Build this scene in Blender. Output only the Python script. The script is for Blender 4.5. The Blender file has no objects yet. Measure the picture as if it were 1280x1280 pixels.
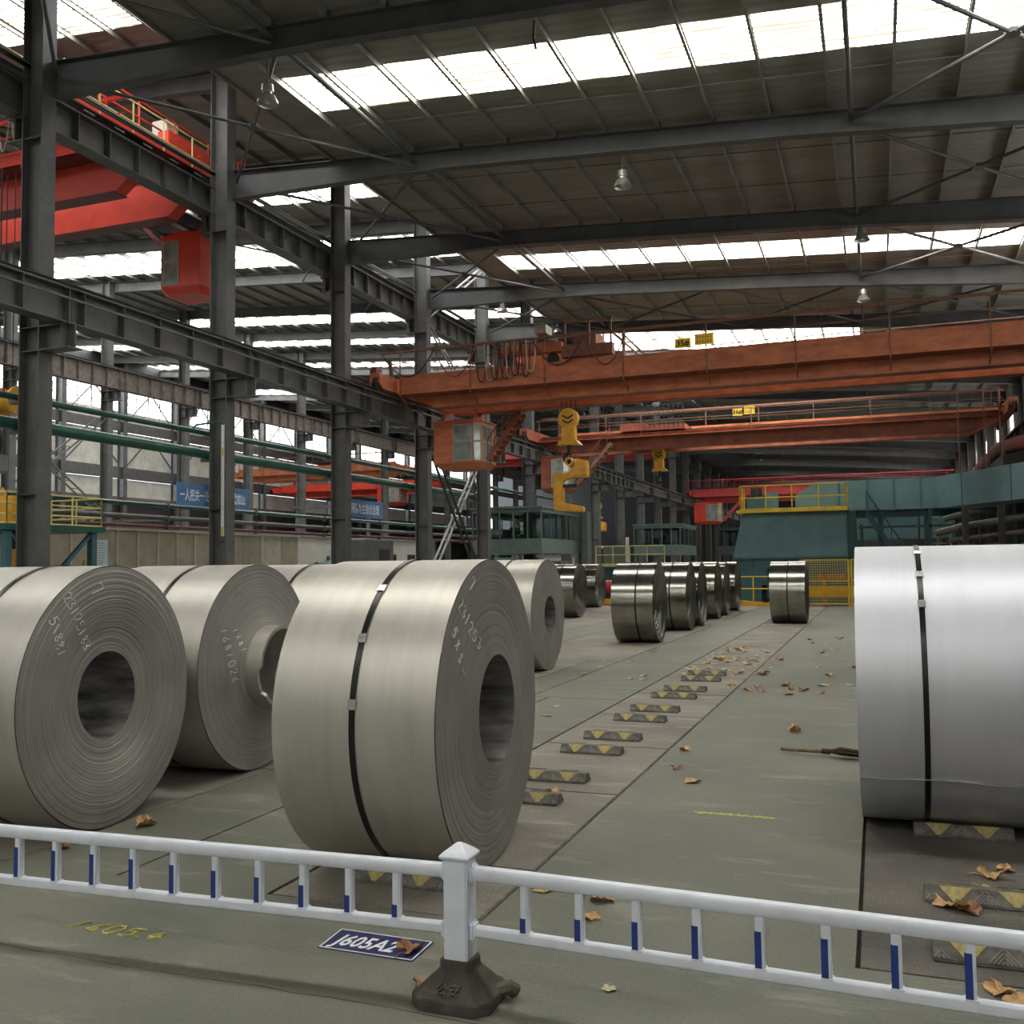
import bpy, bmesh, math, random
from mathutils import Vector, Matrix
random.seed(7)
S = bpy.context.scene
COL = S.collection
PI = math.pi

# ------------------------------------------------------------------ camera
cam_d = bpy.data.cameras.new('camera'); cam_d.sensor_width = 36; cam_d.lens = 34.1758
cam_d.clip_start = .05; cam_d.clip_end = 800
cam = bpy.data.objects.new('camera', cam_d); COL.objects.link(cam)
YAW, PIT, ROL = .358464625, .0550771483, -.0125951138
_f = Vector((-math.sin(YAW)*math.cos(PIT), math.cos(YAW)*math.cos(PIT), math.sin(PIT)))
_r = Vector((math.cos(YAW), math.sin(YAW), 0)); _u = _r.cross(_f)
_r2 = _r*math.cos(ROL)+_u*math.sin(ROL); _u2 = _u*math.cos(ROL)-_r*math.sin(ROL)
cam.matrix_world = Matrix(((_r2.x, _u2.x, -_f.x, 0), (_r2.y, _u2.y, -_f.y, 0), (_r2.z, _u2.z, -_f.z, 1.7), (0, 0, 0, 1)))
S.camera = cam

# ------------------------------------------------------------------ world, exposure
SKY_STRENGTH = 1.15
SKYLIGHT = 3.2
w = bpy.data.worlds.new('sky'); S.world = w; w.use_nodes = True
bg = w.node_tree.nodes['Background']
bg.inputs[0].default_value = (.86, .93, 1.0, 1); bg.inputs[1].default_value = SKY_STRENGTH
S.view_settings.view_transform = 'Standard'; S.view_settings.look = 'None'
S.view_settings.gamma = 1; S.view_settings.use_curve_mapping = False
S.view_settings.exposure = 2.3

# ------------------------------------------------------------------ materials
def new_mat(name):
    m = bpy.data.materials.new(name); m.use_nodes = True
    nt = m.node_tree; return m, nt, nt.nodes, nt.links, nt.nodes['Principled BSDF']

def mat(name, c, rough=.6, metal=0., var=.12, scale=3., bump=0., bscale=40., c2=None, stretch=(1, 1, 1), emit=None, spec=None):
    """painted / raw surface: base colour varied by object-space noise"""
    m, nt, N, L, P = new_mat(name)
    tc = N.new('ShaderNodeTexCoord'); mp = N.new('ShaderNodeMapping'); mp.inputs['Scale'].default_value = stretch
    L.new(tc.outputs['Object'], mp.inputs[0])
    no = N.new('ShaderNodeTexNoise'); no.inputs['Scale'].default_value = scale; no.inputs['Detail'].default_value = 6
    no.inputs['Roughness'].default_value = .6
    L.new(mp.outputs[0], no.inputs['Vector'])
    rp = N.new('ShaderNodeValToRGB'); e = rp.color_ramp.elements
    a = c2 or tuple(max(0, x*(1-var*2)) for x in c)
    e[0].position = .32; e[1].position = .68
    e[0].color = (*a, 1); e[1].color = (*[min(1, x*(1+var*.6)) for x in c], 1)
    L.new(no.outputs[0], rp.inputs[0]); L.new(rp.outputs[0], P.inputs['Base Color'])
    P.inputs['Roughness'].default_value = rough; P.inputs['Metallic'].default_value = metal
    if spec is not None: P.inputs['Specular IOR Level'].default_value = spec
    if bump:
        n2 = N.new('ShaderNodeTexNoise'); n2.inputs['Scale'].default_value = bscale; n2.inputs['Detail'].default_value = 5
        L.new(mp.outputs[0], n2.inputs['Vector'])
        b = N.new('ShaderNodeBump'); b.inputs['Strength'].default_value = bump; b.inputs['Distance'].default_value = .02
        L.new(n2.outputs[0], b.inputs['Height']); L.new(b.outputs[0], P.inputs['Normal'])
    return m

def skylight_mat(name, strength, col):
    """translucent corrugated fibreglass sheet lit by the overcast sky: gives off light, faint ribs and dust streaks"""
    m, nt, N, L, P = new_mat(name)
    tc = N.new('ShaderNodeTexCoord'); mp = N.new('ShaderNodeMapping'); mp.inputs['Scale'].default_value = (.5, 9, 1)
    L.new(tc.outputs['Object'], mp.inputs[0])
    no = N.new('ShaderNodeTexNoise'); no.inputs['Scale'].default_value = 1.6; no.inputs['Detail'].default_value = 5
    L.new(mp.outputs[0], no.inputs['Vector'])
    wv = N.new('ShaderNodeTexWave'); wv.bands_direction = 'Y'; wv.inputs['Scale'].default_value = 1.6; wv.inputs['Distortion'].default_value = .6
    L.new(tc.outputs['Object'], wv.inputs['Vector'])
    mx = N.new('ShaderNodeMath'); mx.operation = 'MULTIPLY_ADD'; mx.inputs[1].default_value = .22
    L.new(wv.outputs[1], mx.inputs[0]); L.new(no.outputs[0], mx.inputs[2])
    rp = N.new('ShaderNodeValToRGB'); e = rp.color_ramp.elements
    e[0].position = .53; e[1].position = .63; e[0].color = (col[0]*.06, col[1]*.055, col[2]*.04, 1); e[1].color = (*col, 1)
    L.new(mx.outputs[0], rp.inputs[0]); L.new(rp.outputs[0], P.inputs['Base Color'])
    L.new(rp.outputs[0], P.inputs['Emission Color']); P.inputs['Emission Strength'].default_value = strength
    P.inputs['Roughness'].default_value = .7
    return m

def ribbed(name, c, axis, pitch, c2=None, rough=.65, var=.12, rib=.5):
    """profiled metal sheet: ribs as relief, dust as colour"""
    m = mat(name, c, rough, 0, var, 1.1, c2=c2, stretch=(1, .35, 1) if axis == 'X' else (.35, 1, 1))
    nt = m.node_tree; N, L, P = nt.nodes, nt.links, nt.nodes['Principled BSDF']
    tc = N.new('ShaderNodeTexCoord'); wv = N.new('ShaderNodeTexWave'); wv.bands_direction = axis
    wv.inputs['Scale'].default_value = .314/pitch; L.new(tc.outputs['Object'], wv.inputs['Vector'])
    b = N.new('ShaderNodeBump'); b.inputs['Strength'].default_value = rib; b.inputs['Distance'].default_value = .03
    L.new(wv.outputs[1], b.inputs['Height']); L.new(b.outputs[0], P.inputs['Normal'])
    return m

def coil_mat(name, c, c2, rough, metal, streak):
    """rolled strip: fine streaks around the roll on the mantle, fine rings on the end face (local axis X)"""
    m, nt, N, L, P = new_mat(name)
    tc = N.new('ShaderNodeTexCoord'); sx = N.new('ShaderNodeSeparateXYZ'); L.new(tc.outputs['Object'], sx.inputs[0])
    y2 = N.new('ShaderNodeVectorMath'); y2.operation = 'MULTIPLY'; y2.inputs[1].default_value = (0, 1, 1); L.new(tc.outputs['Object'], y2.inputs[0])
    ln = N.new('ShaderNodeVectorMath'); ln.operation = 'LENGTH'; L.new(y2.outputs[0], ln.inputs[0])
    at = N.new('ShaderNodeMath'); at.operation = 'ARCTAN2'; L.new(sx.outputs[1], at.inputs[0]); L.new(sx.outputs[2], at.inputs[1])
    cb = N.new('ShaderNodeCombineXYZ'); L.new(sx.outputs[0], cb.inputs[0]); L.new(ln.outputs['Value'], cb.inputs[1]); L.new(at.outputs[0], cb.inputs[2])
    mp = N.new('ShaderNodeMapping'); mp.inputs['Scale'].default_value = (5, 24, .35); L.new(cb.outputs[0], mp.inputs[0])
    no = N.new('ShaderNodeTexNoise'); no.inputs['Scale'].default_value = 2.2; no.inputs['Detail'].default_value = 7; no.inputs['Roughness'].default_value = .65
    L.new(mp.outputs[0], no.inputs['Vector'])
    n3 = N.new('ShaderNodeTexNoise'); n3.inputs['Scale'].default_value = 3.; n3.inputs['Detail'].default_value = 4; L.new(tc.outputs['Object'], n3.inputs['Vector'])
    ad = N.new('ShaderNodeMath'); ad.operation = 'MULTIPLY_ADD'; ad.inputs[1].default_value = .6; L.new(no.outputs[0], ad.inputs[0])
    ml = N.new('ShaderNodeMath'); ml.operation = 'MULTIPLY'; ml.inputs[1].default_value = .4; L.new(n3.outputs[0], ml.inputs[0]); L.new(ml.outputs[0], ad.inputs[2])
    rp = N.new('ShaderNodeValToRGB'); e = rp.color_ramp.elements; e[0].position = .36; e[1].position = .62
    e[0].color = (*c2, 1); e[1].color = (*c, 1)
    L.new(ad.outputs[0], rp.inputs[0]); L.new(rp.outputs[0], P.inputs['Base Color'])
    P.inputs['Metallic'].default_value = metal
    mr = N.new('ShaderNodeMapRange'); mr.inputs[3].default_value = rough-.05; mr.inputs[4].default_value = rough+.06
    L.new(no.outputs[0], mr.inputs[0]); L.new(mr.outputs[0], P.inputs['Roughness'])
    b = N.new('ShaderNodeBump'); b.inputs['Strength'].default_value = streak; b.inputs['Distance'].default_value = .004
    L.new(no.outputs[0], b.inputs['Height']); L.new(b.outputs[0], P.inputs['Normal'])
    return m

def glass_mat(name, tint=(.75, .85, .82)):
    m, nt, N, L, P = new_mat(name)
    P.inputs['Base Color'].default_value = (*tint, 1); P.inputs['Transmission Weight'].default_value = 1
    P.inputs['Roughness'].default_value = .03; P.inputs['IOR'].default_value = 1.2
    return m

def concrete(name, c1, c2, c3, scale=1., bump=.3, rough=.75, wear=.62, grit=.22):
    """worn concrete: blotches, fine grain and pale scuffs in world-sized noise"""
    m, nt, N, L, P = new_mat(name)
    tc = N.new('ShaderNodeTexCoord')
    def noise(sc, det, vec=None, ro=.6):
        n = N.new('ShaderNodeTexNoise'); n.inputs['Scale'].default_value = sc; n.inputs['Detail'].default_value = det; n.inputs['Roughness'].default_value = ro
        L.new(vec or tc.outputs['Object'], n.inputs['Vector']); return n
    a = noise(.55*scale, 6); rp = N.new('ShaderNodeValToRGB'); e = rp.color_ramp.elements
    e[0].position = .35; e[1].position = .65; e[0].color = (*c1, 1); e[1].color = (*c2, 1); L.new(a.outputs[0], rp.inputs[0])
    g = noise(55*scale, 5, ro=.75); mr = N.new('ShaderNodeMapRange'); mr.inputs[1].default_value = .3; mr.inputs[2].default_value = .7
    mr.inputs[3].default_value = 1-grit; mr.inputs[4].default_value = 1+grit; L.new(g.outputs[0], mr.inputs[0])
    mu = N.new('ShaderNodeMix'); mu.data_type = 'RGBA'; mu.blend_type = 'MULTIPLY'; mu.inputs[0].default_value = 1
    L.new(rp.outputs[0], mu.inputs[6]); L.new(mr.outputs[0], mu.inputs[7])
    mp = N.new('ShaderNodeMapping'); mp.inputs['Scale'].default_value = (.7, 2.6, 1); L.new(tc.outputs['Object'], mp.inputs[0])
    s = noise(1.5*scale, 8, mp.outputs[0], .7); r2 = N.new('ShaderNodeValToRGB'); e = r2.color_ramp.elements
    e[0].position = wear; e[1].position = wear+.16; e[0].color = (0, 0, 0, 1); e[1].color = (.75, .75, .75, 1); L.new(s.outputs[0], r2.inputs[0])
    mx = N.new('ShaderNodeMix'); mx.data_type = 'RGBA'; L.new(r2.outputs[0], mx.inputs[0]); L.new(mu.outputs[2], mx.inputs[6]); mx.inputs[7].default_value = (*c3, 1)
    L.new(mx.outputs[2], P.inputs['Base Color'])
    rr = N.new('ShaderNodeMapRange'); rr.inputs[3].default_value = rough-.2; rr.inputs[4].default_value = rough+.15; L.new(a.outputs[0], rr.inputs[0]); L.new(rr.outputs[0], P.inputs['Roughness'])
    b = N.new('ShaderNodeBump'); b.inputs['Strength'].default_value = bump; b.inputs['Distance'].default_value = .01
    L.new(g.outputs[0], b.inputs['Height']); L.new(b.outputs[0], P.inputs['Normal'])
    return m

M = {}
M['steel'] = mat('dark grey paint', (.105, .105, .102), .5, 0, .16, 2.2, spec=.5)
M['steel2'] = mat('rafter paint', (.085, .088, .09), .55, 0, .16, 1.4)
M['steel_pale'] = mat('pale grey paint', (.30, .30, .285), .55, 0, .12, 2.)
M['purlin'] = mat('galvanised purlin', (.26, .25, .225), .5, .2, .15, 2.)
M['rust_beam'] = mat('rusty grey beam', (.15, .135, .12), .7, 0, .3, 3., c2=(.09, .06, .05))
M['roof'] = ribbed('roof sheet', (.27, .258, .232), 'Y', .34, c2=(.20, .19, .17), rib=.45)
M['sky1'] = skylight_mat('fibreglass skylight', SKYLIGHT, (1., .985, .9))
M['sky2'] = skylight_mat('fibreglass skylight of the side bays', SKYLIGHT*.85, (1., 1., .99))
M['winlit'] = skylight_mat('daylit window sheet', SKYLIGHT*.45, (1., 1., .99))
M['rib_wall'] = ribbed('pale profiled wall sheet', (.56, .55, .50), 'Y', .3, c2=(.44, .42, .36))
M['tan'] = mat('tan hoarding sheet', (.40, .36, .27), .6, 0, .12, 1.4)
M['tan2'] = mat('tan hoarding post', (.55, .50, .40), .6)
M['orange'] = mat('weathered orange paint', (.54, .165, .065), .55, 0, .22, 1.6, c2=(.36, .10, .045), stretch=(1, 1, 2.5))
M['orange_dk'] = mat('dull orange paint', (.32, .095, .05), .6, 0, .25, 1.6, c2=(.19, .05, .03))
M['orange_lt'] = mat('bright orange paint', (.62, .20, .075), .55, 0, .15, 1.6)  # also gives the second crane's fascia its lit tone
M['red'] = mat('bright red paint', (.72, .065, .035), .42, 0, .10, 1.5)
M['red_far'] = mat('red paint', (.45, .05, .05), .5, 0, .15, 1.5)
M['maroon'] = mat('maroon pipe paint', (.16, .035, .035), .5)
M['rail_rust'] = mat('rusty handrail', (.24, .11, .07), .6, 0, .2, 6)
M['yellow'] = mat('yellow paint', (.72, .50, .04), .45, 0, .12, 3)
M['yellow_pale'] = mat('pale yellow rail paint', (.70, .62, .22), .5, 0, .1, 3)
M['orange_yellow'] = mat('orange yellow paint', (.75, .38, .03), .45, 0, .12, 3)
M['green_pipe'] = mat('dark green pipe paint', (.018, .10, .075), .32, 0, .15, 2)
M['teal'] = mat('teal machine paint', (.045, .135, .155), .5, 0, .15, 1.2, c2=(.035, .10, .12))
M['teal_lt'] = mat('teal duct paint', (.105, .20, .22), .5, 0, .15, 1.2, c2=(.075, .155, .17))
M['teal_dk'] = mat('dark teal paint', (.012, .05, .055), .55)
M['booth'] = mat('grey green booth paint', (.095, .135, .12), .5)
M['black'] = mat('black metal', (.014, .014, .015), .5)
M['dark'] = mat('dark machinery', (.03, .03, .03), .6, 0, .3, 5)
M['cable'] = mat('cable rubber', (.03, .022, .02), .6)
M['cable_red'] = mat('dull red cable', (.16, .05, .04), .6)
M['cable_pale'] = mat('pale cable', (.42, .36, .30), .6)
M['white'] = mat('white fence paint', (.78, .82, .92), .34, 0, .05, 9, spec=.5)
M['navy'] = mat('navy reflective sheet', (.02, .055, .27), .35, 0, .05, 5)
M['sign_navy'] = mat('navy sign paint', (.03, .035, .13), .5, 0, .15, 14)
M['lettering'] = mat('white lettering', (.85, .86, .88), .5, 0, .04, 9)
M['banner'] = mat('blue banner cloth', (.10, .22, .47), .6, 0, .08, 2)
M['rubber'] = mat('grey rubber', (.15, .14, .125), .8, 0, .25, 16, bump=.2)
M['rubber_lt'] = mat('worn rubber rib', (.24, .23, .215), .8, 0, .2, 16)
M['bump_yellow'] = mat('worn yellow marking', (.48, .38, .13), .7, 0, .2, 30, c2=(.27, .23, .11))
def plate_mat():
    m, nt, N, L, P = new_mat('translucent yellow plate'); P.inputs['Base Color'].default_value = (.80, .62, .05, 1)
    tl = N.new('ShaderNodeBsdfTranslucent'); tl.inputs[0].default_value = (.85, .65, .05, 1); mx = N.new('ShaderNodeMixShader'); mx.inputs[0].default_value = .5
    L.new(P.outputs[0], mx.inputs[1]); L.new(tl.outputs[0], mx.inputs[2]); L.new(mx.outputs[0], N['Material Output'].inputs[0]); return m
M['plate'] = plate_mat()
M['foot'] = mat('dusty black rubber foot', (.085, .078, .065), .8, 0, .3, 11, bump=.3, c2=(.05, .045, .04))
M['lamp'] = mat('aluminium lamp shade', (.55, .55, .53), .3, .6)
M['lampglass'] = mat('lamp glass', (.75, .75, .72), .15)
M['chalk'] = mat('white chalk', (.80, .78, .76), .9)
M['chalk_yellow'] = mat('yellow chalk paint', (.60, .55, .16), .9, 0, .2, 30)
M['leaf1'] = mat('dry tan leaf', (.58, .37, .18), .8, 0, .25, 25, c2=(.36, .19, .08))
M['leaf2'] = mat('dry brown leaf', (.36, .18, .09), .8, 0, .3, 25, c2=(.18, .085, .04))
M['leaf3'] = mat('dry yellow leaf', (.55, .42, .13), .8, 0, .25, 25, c2=(.36, .24, .08))
M['leaf4'] = mat('pale dry leaf', (.60, .54, .36), .8, 0, .25, 25, c2=(.38, .33, .21))
M['straw'] = mat('dirty broom straw', (.07, .045, .02), .9, 0, .4, 30)
M['wood'] = mat('broom handle wood', (.20, .14, .08), .8, 0, .3, 12, stretch=(1, 1, 1))
M['paper'] = mat('white paper', (.74, .74, .72), .8, 0, .08, 10)
M['notice'] = mat('pale blue notice board', (.60, .74, .80), .6, 0, .05, 6)
M['hall_white'] = mat('white building wall', (.76, .74, .68), .7, 0, .06, 1.)
M['glass'] = glass_mat('booth glass')
M['cabglass'] = mat('cab window glass', (.30, .36, .33), .08, 0, .25, 1.3, spec=.8)
M['pane_dark'] = mat('dark small pane', (.06, .055, .045), .2)
M['coil_grey'] = coil_mat('pickled grey strip', (.60, .575, .53), (.50, .48, .44), .43, .75, .06)
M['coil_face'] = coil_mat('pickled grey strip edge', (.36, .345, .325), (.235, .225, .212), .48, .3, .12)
M['coil_white'] = coil_mat('pale galvanised strip', (.69, .705, .77), (.62, .635, .70), .5, .62, .03)
M['coil_bright'] = coil_mat('bright cold rolled strip', (.37, .37, .335), (.28, .28, .25), .18, 1., .05)
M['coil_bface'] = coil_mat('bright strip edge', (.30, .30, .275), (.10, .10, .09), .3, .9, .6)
M['bore'] = mat('scaly inner wrap', (.30, .29, .295), .5, .5, .5, 4., c2=(.07, .066, .066), stretch=(.6, 2.5, 2.5))
M['strap'] = mat('black steel strap', (.012, .012, .013), .28, .3)
M['clip'] = mat('zinc strap seal', (.72, .72, .70), .25, .9)
M['floor'] = concrete('greenish worn concrete', (.115, .12, .097), (.195, .193, .158), (.33, .32, .275), 1., .4, .62, wear=.565)
M['slab'] = concrete('pale grit concrete', (.175, .158, .136), (.29, .265, .23), (.42, .39, .345), 1.3, .9, wear=.54, grit=.5)
M['slab_dk'] = concrete('dark shaded grit concrete', (.085, .077, .068), (.20, .184, .165), (.32, .30, .27), 1.6, .9, wear=.56, grit=.5)
M['pit'] = mat('grime in the joints', (.035, .03, .022), .9, 0, .3, 8)

# ------------------------------------------------------------------ mesh building
class MB:
    def __init__(s): s.v = []; s.f = []
    def add(s, vs, fs):
        n = len(s.v); s.v += [tuple(v) for v in vs]; s.f += [tuple(i+n for i in f) for f in fs]; return s
    def box(s, x0, x1, y0, y1, z0, z1):
        return s.add([(x0, y0, z0), (x1, y0, z0), (x1, y1, z0), (x0, y1, z0), (x0, y0, z1), (x1, y0, z1), (x1, y1, z1), (x0, y1, z1)],
                     [(3, 2, 1, 0), (4, 5, 6, 7), (0, 1, 5, 4), (1, 2, 6, 5), (2, 3, 7, 6), (3, 0, 4, 7)])
    def bar(s, p, q, w, h, up=(0, 0, 1)):
        p, q = Vector(p), Vector(q); d = (q-p).normalized(); u = Vector(up)
        if abs(d.dot(u)) > .99: u = Vector((1, 0, 0))
        a = d.cross(u).normalized(); b = a.cross(d).normalized(); vs = []
        for c in (p, q):
            for i, j in ((-1, -1), (1, -1), (1, 1), (-1, 1)): vs.append(c+a*(i*w/2)+b*(j*h/2))
        return s.add(vs, [(0, 3, 2, 1), (4, 5, 6, 7), (0, 1, 5, 4), (1, 2, 6, 5), (2, 3, 7, 6), (3, 0, 4, 7)])
    def ibeam(s, p, q, w, h, tf=.03, tw=.02, up=(0, 0, 1)):
        p, q = Vector(p), Vector(q); d = (q-p).normalized(); u = Vector(up); a = d.cross(u).normalized(); b = a.cross(d).normalized()
        s.bar(p+b*(h/2-tf/2), q+b*(h/2-tf/2), w, tf, up); s.bar(p-b*(h/2-tf/2), q-b*(h/2-tf/2), w, tf, up)
        return s.bar(p, q, tw, h-2*tf, up)
    def tube(s, pts, r, n=8, cap=True):
        pts = [Vector(p) for p in pts]; vs = []; fs = []; m = len(pts); pb = None
        rs = r if isinstance(r, (list, tuple)) else [r]*m
        for i, p in enumerate(pts):
            d = (pts[min(i+1, m-1)]-pts[max(i-1, 0)]).normalized()
            if pb is None:
                u = Vector((0, 0, 1)) if abs(d.z) < .9 else Vector((1, 0, 0)); a = d.cross(u).normalized()
            else:
                a = (pb-d*pb.dot(d)).normalized()
            b = d.cross(a); pb = a
            for k in range(n):
                t = 2*PI*k/n; vs.append(p+(a*math.cos(t)+b*math.sin(t))*rs[i])
        for i in range(m-1):
            for k in range(n):
                k2 = (k+1) % n; fs.append((i*n+k, i*n+k2, (i+1)*n+k2, (i+1)*n+k))
        if cap: fs += [tuple(range(n-1, -1, -1)), tuple((m-1)*n+k for k in range(n))]
        return s.add(vs, fs)
    def lathe(s, prof, c=(0, 0, 0), n=20, axis='Z'):
        vs = []; fs = []; m = len(prof)
        for r, h in prof:
            for k in range(n):
                t = 2*PI*k/n; x, y = r*math.cos(t), r*math.sin(t)
                vs.append((c[0]+x, c[1]+y, c[2]+h) if axis == 'Z' else (c[0]+h, c[1]+x, c[2]+y) if axis == 'X' else (c[0]+x, c[1]+h, c[2]+y))
        for i in range(m-1):
            for k in range(n):
                k2 = (k+1) % n; fs.append((i*n+k, i*n+k2, (i+1)*n+k2, (i+1)*n+k))
        return s.add(vs, fs)
    def prism(s, poly, axis, a, b):
        """extrude a 2-D outline: axis 'Y' -> outline (x,z); 'X' -> (y,z); 'Z' -> (x,y)"""
        n = len(poly); f = {'Y': lambda p, t: (p[0], t, p[1]), 'X': lambda p, t: (t, p[0], p[1]), 'Z': lambda p, t: (p[0], p[1], t)}[axis]
        vs = [f(p, a) for p in poly]+[f(p, b) for p in poly]
        return s.add(vs, [tuple(range(n-1, -1, -1)), tuple(range(n, 2*n))]+[(i, (i+1) % n, n+(i+1) % n, n+i) for i in range(n)])
    def build(s, name, m, parent=None, smooth=False, bevel=0., local=False, fix=True):
        me = bpy.data.meshes.new(name); o = None
        off = Vector((0, 0, 0)) if local else world_off(parent)
        me.from_pydata([(v[0]-off.x, v[1]-off.y, v[2]-off.z) for v in s.v], [], s.f)
        if fix:
            b = bmesh.new(); b.from_mesh(me); bmesh.ops.recalc_face_normals(b, faces=b.faces)
            if bevel: bmesh.ops.bevel(b, geom=b.edges[:], offset=bevel, segments=2, affect='EDGES', clamp_overlap=True)
            b.to_mesh(me); b.free()
        if m: me.materials.append(m if not isinstance(m, str) else M[m])
        if smooth:
            me.polygons.foreach_set('use_smooth', [True]*len(me.polygons)); me.set_sharp_from_angle(angle=math.radians(38))
        o = bpy.data.objects.new(name, me); COL.objects.link(o)
        if parent: o.parent = parent
        return o

def world_off(p):
    v = Vector((0, 0, 0))
    while p is not None: v += p.location; p = p.parent
    return v

def tag(o, label=None, cat=None, group=None, kind=None):
    if label: o['label'] = label
    if cat: o['category'] = cat
    if group: o['group'] = group
    if kind: o['kind'] = kind
    return o

def thing(name, label, cat, loc=(0, 0, 0), rz=0, group=None, kind=None):
    o = bpy.data.objects.new(name, None); COL.objects.link(o); o.empty_display_size = .1
    o.location = loc; o.rotation_euler = (0, 0, rz); return tag(o, label, cat, group, kind)

def children(o): return [c for c in bpy.data.objects if c.parent == o]
def copy_tree(o, parent=None):
    kids = children(o); c = o.copy(); COL.objects.link(c); c.parent = parent
    for k in kids: copy_tree(k, c)
    return c

def text_mesh(name, body, m, parent, mtx, size, depth=.003, align='LEFT', shear=0., sx=1., bold=0.):
    cu = bpy.data.curves.new(name, 'FONT'); cu.body = body; cu.size = size; cu.extrude = depth; cu.align_x = align; cu.shear = shear; cu.offset = bold
    cu.resolution_u = 2
    t = bpy.data.objects.new(name+'_tmp', cu); COL.objects.link(t); bpy.context.view_layer.update()
    me = bpy.data.meshes.new_from_object(t.evaluated_get(bpy.context.evaluated_depsgraph_get()))
    COL.objects.unlink(t); bpy.data.objects.remove(t); me.name = name
    me.materials.clear(); me.materials.append(M[m])
    me.transform(Matrix.Diagonal((sx, 1, 1, 1))); me.transform(mtx); me.transform(Matrix.Translation(-world_off(parent)))
    o = bpy.data.objects.new(name, me); COL.objects.link(o); o.parent = parent; return o

def frame(o, x, y):
    """matrix from an origin and two in-plane axes"""
    x, y = Vector(x).normalized(), Vector(y).normalized(); z = x.cross(y)
    return Matrix(((x.x, y.x, z.x, o[0]), (x.y, y.y, z.y, o[1]), (x.z, y.z, z.z, o[2]), (0, 0, 0, 1)))

# ================================================================== SETTING
CY = [18.66, 26.09, 33.52, 40.95, 48.3, 55.6]+[55.6+7.42*i for i in range(1, 18)]
CYB = [-40.8, -33.35, -25.9, -18.5, -11.06, -3.63, 3.80, 11.23]+CY                    # all column grid lines, also those beside and behind the camera
XL, XR = -19.3, 8.2
def z1(x): return 14.70-.0717*(x+19.3)                   # underside of the purlins over the coil bay
def z2(x): return 18.15-.0717*(x+19.3)                   # the same over the side bays, a step higher

# ---- floor: flat concrete panels and coil beds with open joints over a dark bed
floor = thing('floor', 'worn greenish concrete hall floor with pale coil beds and dark joints', None, kind='structure'); del floor['label']
MB().box(-75, 30, -46, 192, -.30, -.035).build('joint_bed', 'pit', floor)
J = .010
def panel(x0, x1, y0, y1, m='floor', name='floor_panel', z=0.):
    ya = y0 if m == 'floor' and y0 == 4.40 else y0+J     # the aisles run on from the front floor without a joint
    MB().box(x0+J, x1-J, ya, y1-J, -.12, z).build(name, m, floor, bevel=0 if m == 'floor' else .006)
def jag(x0, x1, y, n, amp):
    return [(x0+(x1-x0)*i/n, y+random.uniform(-amp, amp)*(0 < i < n)) for i in range(n+1)]
cr = jag(-30, 30, 3.43, 400, .011)
g = .006
MB().prism([(x, y-g*random.uniform(.25, 1)) for x, y in cr]+[(30, -46), (-30, -46)], 'Z', -.12, 0).build('floor_panel', 'floor', floor)
MB().prism([(x, y+g*random.uniform(.25, 1)) for x, y in cr[::-1]]+[(-30, 4.40), (30, 4.40)], 'Z', -.12, 0).build('floor_panel', 'floor', floor)
PAIR = [5.2+1.88*k for k in range(11)]                    # centres of the paired stops on the middle bed
ys = [4.40]+[v for v in PAIR]+[26.55]
for a, b in zip(ys[:-1], ys[1:]): panel(-3.04, -1.84, a, b, 'slab', 'coil_bed')
panel(-1.84, -.13, 4.40, 40)
ys = [4.2]+[5.05, 6.99, 8.9, 10.8, 12.7, 16.5, 20.3, 26., 34.]
for a, b in zip(ys[:-1], ys[1:]): panel(-.13, 3.2, max(a, 4.4), b, 'slab_dk' if a < 8 else 'slab', 'coil_bed')  # beds near the huge coil use a darker concrete that includes its shadow
panel(-4.03, -3.04, 4.40, 12.0); panel(-4.86, -4.03, 4.40, 12.)
panel(-4.28, -3.04, 12.0, 40); panel(-3.04, -1.84, 26.55, 40, 'slab', 'coil_bed')
panel(-4.86, -4.28, 12.0, 16.78)
for a, b in ((4.4, 7.1), (7.1, 10.4), (10.4, 14.1)): panel(-7.6, -4.86, a, b, 'slab', 'coil_bed')
panel(-7.6, -4.86, 14.1, 16.78, 'slab', 'coil_bed')
for a, b in ((16.78, 20.95), (20.95, 24.6), (24.6, 28.5), (28.5, 34), (34, 40)): panel(-6.6, -4.28, a, b, 'slab', 'coil_bed')
panel(-7.6, -6.6, 16.78, 24.1); panel(-7.6, -6.6, 24.1, 40)
panel(-11.2, -7.6, 24.1, 40, 'slab', 'coil_bed'); panel(-11.2, -7.6, 4.40, 24.1)
panel(-30, -11.2, 4.4, 40); panel(3.2, 12, 4.4, 40); panel(-1.84, 12, 60, 192); panel(-30, -1.84, 40, 192); panel(-1.84, 12, 40, 60)
panel(-75, -30, -46, 192); panel(12, 30, 4.4, 192); panel(-.13, 3.2, 34, 40)

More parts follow.
